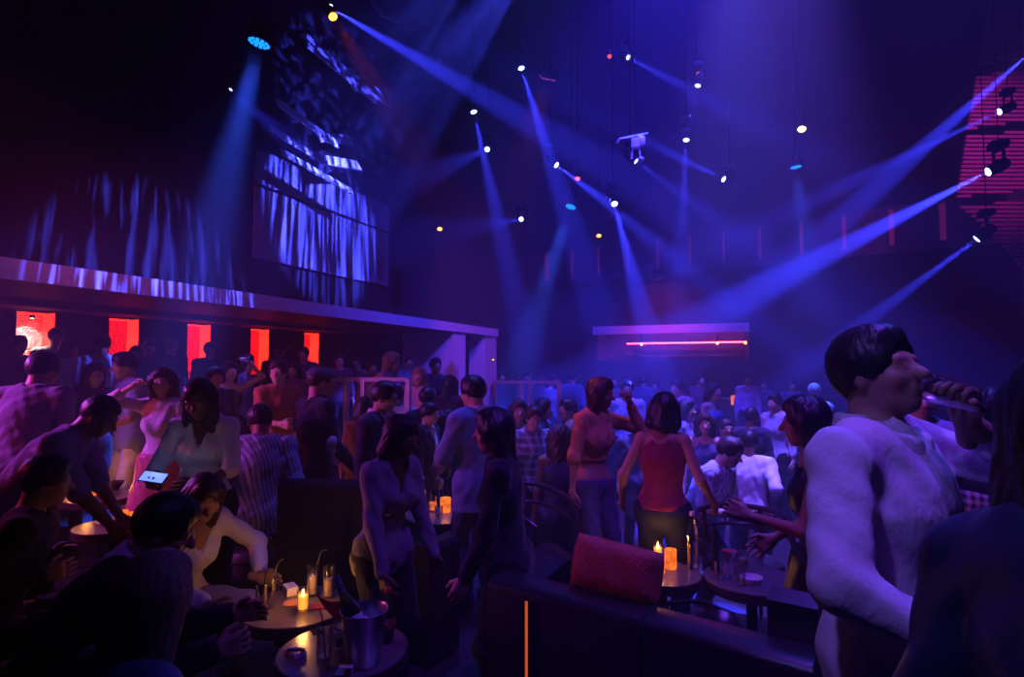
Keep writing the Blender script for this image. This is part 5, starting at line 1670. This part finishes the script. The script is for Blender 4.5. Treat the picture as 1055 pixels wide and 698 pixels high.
# rust cushion
cu = W(634, 598, 2.33)
cm = MB()
n1, n2 = 20, 12
vs, fs = [], []
for side in (1, -1):
    for i in range(n1 + 1):
        for j in range(n2 + 1):
            x, y = 2 * i / n1 - 1, 2 * j / n2 - 1
            t = (max(0, (1 - x ** 4) * (1 - y ** 4))) ** .5
            pin = 1 - .06 * (x * x * y * y)
            px_ = x * .205 * (1 - .05 * (1 - y * y) * abs(x)) * pin
            py_ = y * .112 * (1 - .08 * (1 - x * x) * abs(y)) * pin
            vs.append((px_, side * .062 * t + .004 * math.sin(9 * x + 4 * y), py_))
    b0 = 0 if side == 1 else (n1 + 1) * (n2 + 1)
    for i in range(n1):
        for j in range(n2):
            a = b0 + i * (n2 + 1) + j
            f = (a, a + 1, a + n2 + 2, a + n2 + 1)
            fs.append(f if side == 1 else f[::-1])
cush = thing('cushion', 'rust red rectangular cushion leaning on the booth bench', 'cushion', (0, 0, 0))
cv = cm.add(vs, fs).build('cover', M_pillow, cush, True)
rim = [Vector((.196 * math.copysign(abs(math.cos(R(a))) ** .35, math.cos(R(a))), 0, .103 * math.copysign(abs(math.sin(R(a))) ** .35, math.sin(R(a))))) for a in range(0, 360, 6)]
MB().tube(rim, .004, 6, closed=True).build('piping', M_pillow, cush, True)
cush.location = L((cu - o_).dot(tdir) - .04, .20, ztop + .088)
cush.rotation_euler = (R(-16), R(3), math.atan2(tdir.y, tdir.x))
# things lying on the seat and the bench back
hb = thing('handbag', 'dark handbag lying on the booth bench right of the rust cushion', 'bag', L(.56, .42, .435), math.atan2(tdir.y, tdir.x) + .15)
hq = MB()
sec = []
for i in range(13):
    x = -.24 + .48 * i / 12
    w_, h_ = .085 * (1 - (x / .27) ** 4), .33 * (1 - (x / .275) ** 4) * (1 + .12 * math.sin(x * 14))
    sec.append((x, w_, h_))
vs, fs = [], []
for x, w_, h_ in sec:
    for k in range(12):
        a = 2 * math.pi * k / 12
        vs.append((x, w_ * math.cos(a), h_ / 2 + h_ / 2 * math.sin(a)))
for i in range(12):
    for k in range(12):
        fs.append((i * 12 + k, i * 12 + (k + 1) % 12, (i + 1) * 12 + (k + 1) % 12, (i + 1) * 12 + k))
fs.append(tuple(range(12))); fs.append(tuple(12 * 12 + k for k in range(12)))
hq.add(vs, fs).build('bag_body', M_leather, hb, True)
MB().tube([(-.16, 0, .29), (-.13, .03, .34), (0, .06, .36), (.13, .03, .34), (.16, 0, .29)], .009, 8).build('strap', M_leather, hb, True)
MB().box((.02, -.08, .13), (.05, .012, .03), b=.005).build('clasp', M_chrome, hb)

# --- tub chairs with curved double rails
M_tube = mat('dark_lacquered_tube', (.06, .045, .05), .22, .3)
def tub_chair(p, rz, label, w=.62, dp=.58, zb=.82, zf=.64):
    tg = thing('armchair', label, 'chair', p, rz, 'tub chairs with curved double rails')
    for dz, nm in ((0, 'top_rail'), (-.13, 'lower_rail')):
        pts = []
        for i in range(25):
            a = R(-200 + 220 * i / 24)         # open to +y
            x, y = w / 2 * math.cos(a), dp / 2 * math.sin(a)
            t = max(0, min(1, (y + dp / 2) / dp))
            pts.append((x, y, zb + (zf - zb) * t * t + dz))
        MB().tube(pts, .019 if dz == 0 else .015, 10).build(nm, M_tube, tg, True)
    for a in (-200, -130, -50, 20):
        x, y = w / 2 * math.cos(R(a)), dp / 2 * math.sin(R(a))
        t = max(0, min(1, (y + dp / 2) / dp))
        MB().tube([(x * .93, y * .93, 0), (x, y, .38), (x, y, zb + (zf - zb) * t * t)], [.013, .016, .016], 8).build('leg', M_tube, tg, True)
    MB().lathe([(.02, .36), (.23, .36), (.255, .38), (.26, .43), (.24, .46), (.02, .47)], 32).build('seat', M_leather, tg, True)
    return tg
pc = W(560, 560, 4.0)
tub_chair((pc.x, pc.y, 0), R(-104), 'tub chair with curved double rails beyond the left end of the cushion', .60, .76, .93, .58)
pc = W(766, 560, 4.05)
tub_chair((pc.x, pc.y, 0), YAW + R(178), 'tub chair with curved rails behind the cocktail table', .62, .58, .76, .66)
# ottoman wedge between bench and chair
ow = thing('lounge_chair', 'low angular leather lounge chair left of the rust cushion', 'chair', W(556, 585, 3.36) * 1.0, YAW + R(20))
ow.location.z = 0
zz = W(556, 564, 3.36).z
sq = MB(); sq.prism([Vector((-.30, -.26, .42)), Vector((.14, -.26, .42)), Vector((.14, -.26, zz - .02)), Vector((.06, -.26, zz)), Vector((-.28, -.26, .56))], (0, .34, 0)); sq.build('backrest', M_leather, ow, True)
MB().box((-.02, -.05, .34), (.60, .50, .14), b=.04).build('seat', M_leather, ow, True)
for x in (-.26, .2):
    for y in (-.24, .14):
        MB().lathe([(.016, 0), (.022, .28)], 10, (x, y, 0)).build('leg', M_metal, ow, True)

# --- left benches
def bench_at(a, b, zt, label, depth=.5, seat=True, away=1):
    a, b = Vector((a.x, a.y, 0)), Vector((b.x, b.y, 0))
    t = (b - a).normalized()
    ln = (b - a).length
    tg = thing('banquette', label, 'bench', a, math.atan2(t.y, t.x), 'dark leather banquettes')
    q = MB()
    q.prism([Vector((0, y * away, z)) for y, z in ((0, .02), (0, zt - .03), (.03, zt), (.13, zt), (.16, zt - .04), (.16, .02))], (ln, 0, 0))
    q.build('backrest', M_bench, tg, True)
    if seat:
        MB().box((ln / 2, away * (.165 + depth / 2), .36), (ln - .02, depth, .14), b=.04).build('seat', M_bench, tg, True)
        MB().box((ln / 2, away * (.165 + depth / 2), .15), (ln - .1, depth * .85, .27)).build('plinth', M_black, tg)
    return tg
bench_at(W(286, 494, 3.75), W(372, 502, 3.7), W(330, 498, 3.72).z, 'dark leather banquette behind the hand resting on a knee', .48, True, 1)
bench_at(W(442, 563, 3.5), W(474, 552, 3.75), W(450, 560, 3.6).z, 'dark leather banquette with a blue-lit top behind the grey sweater', .4, True, 1)
# --- white railings
def railing(pts_px, d, posts, zb, label, floor, th=.05):
    A_, B_ = W(pts_px[0], zb, d[0]), W(pts_px[1], zb, d[1])
    tg = thing('railing', label, 'railing', (A_.x, A_.y, floor), 0, 'pale square-framed railings')
    a = A_ - Vector((A_.x, A_.y, floor)); b = B_ - Vector((A_.x, A_.y, floor))
    b.z = a.z
    MB().tube([a, b], th * .62, 4).build('top_rail', M_railing, tg)
    MB().tube([a * 1 - Vector((0, 0, a.z - .25)), b - Vector((0, 0, a.z - .25))], th * .5, 4).build('bottom_rail', M_railing, tg)
    for f_ in posts:
        p = a + (b - a) * f_
        MB().box((p.x, p.y, a.z / 2), (th, th, a.z)).build('post', M_railing, tg)
    return tg
railing((322, 421), (6.5, 6.3), (.0, .36, .54, 1.0), 391, 'pale square-framed railing between the flat cap and the man with glasses', 0)
railing((509, 577), (8.2, 8.2), (.01, .42, .56, .99), 394, 'pale square-framed railing in the centre behind the plaid shirt', Z_DANCE)
ex = thing('wall_light', 'small yellow light on the white portal under the balcony end', 'light', WX(507, 371, -6.99), 0)
MB().box((.01, 0, 0), (.03, .14, .07), b=.008).build('housing', M_metal, ex)
MB().box((.028, 0, 0), (.008, .11, .045)).build('lens', emit('yellow_lens', (1.0, .45, .05), 2.5), ex)

# --- what is held at the mouth and in hands
def held(info, side, kind, label, dz=0.0, dv=(0, 0, 0)):
    p = info['hands'][side] + Vector((0, 0, dz)) + Vector(dv)
    return tumbler(p, label, .030, .11, M_drinkp, .4, None, 'glasses held by people')
dp_ = PP['drinker']
p = dp_['hands'][-1]
dr = thing('drinking_glass', 'short glass tipped to the mouth of the man in the pale creased shirt', 'glass', p)
mouth = dp_['loc'] + Matrix.Rotation(dp_['rz'], 3, 'Z') @ dp_['hl'](0, 0, 0)
Ad = (p - mouth).to_track_quat('-Z', 'Y').to_matrix().to_4x4()
MB().lathe([(.004, -.06), (.032, -.06), (.036, .05), (.034, .05), (.030, -.05), (.004, -.05)], 20, M=Ad, caps=False).build('glass_wall', M_glass, dr, True)
held(PP['orange'], 1, 0, 'glass in the hand of the man in the orange shirt', -.05)
cg = thing('cigarette', 'cigarette between the fingers of the woman in the sleeveless black dress', 'cigarette', PP['profile']['hands'][-1])
MB().tube([(0, 0, 0), tuple(-RGT * .02 + Vector((0, 0, .075)))], .004, 8).build('paper', M_paperw, cg)
SC.view_settings.view_transform = 'Standard'
SC.view_settings.look = 'None'
SC.view_settings.gamma = 1
SC.view_settings.use_curve_mapping = False
SC.view_settings.exposure = 0.0
SC.cycles.max_bounces = 5
SC.cycles.diffuse_bounces = 2
SC.cycles.glossy_bounces = 2
SC.cycles.transmission_bounces = 3
SC.cycles.transparent_max_bounces = 12
SC.cycles.volume_bounces = 0
SC.cycles.use_denoising = True
SC.cycles.use_light_tree = True
SC.cycles.caustics_reflective = False
SC.cycles.caustics_refractive = False
bpy.context.view_layer.update()
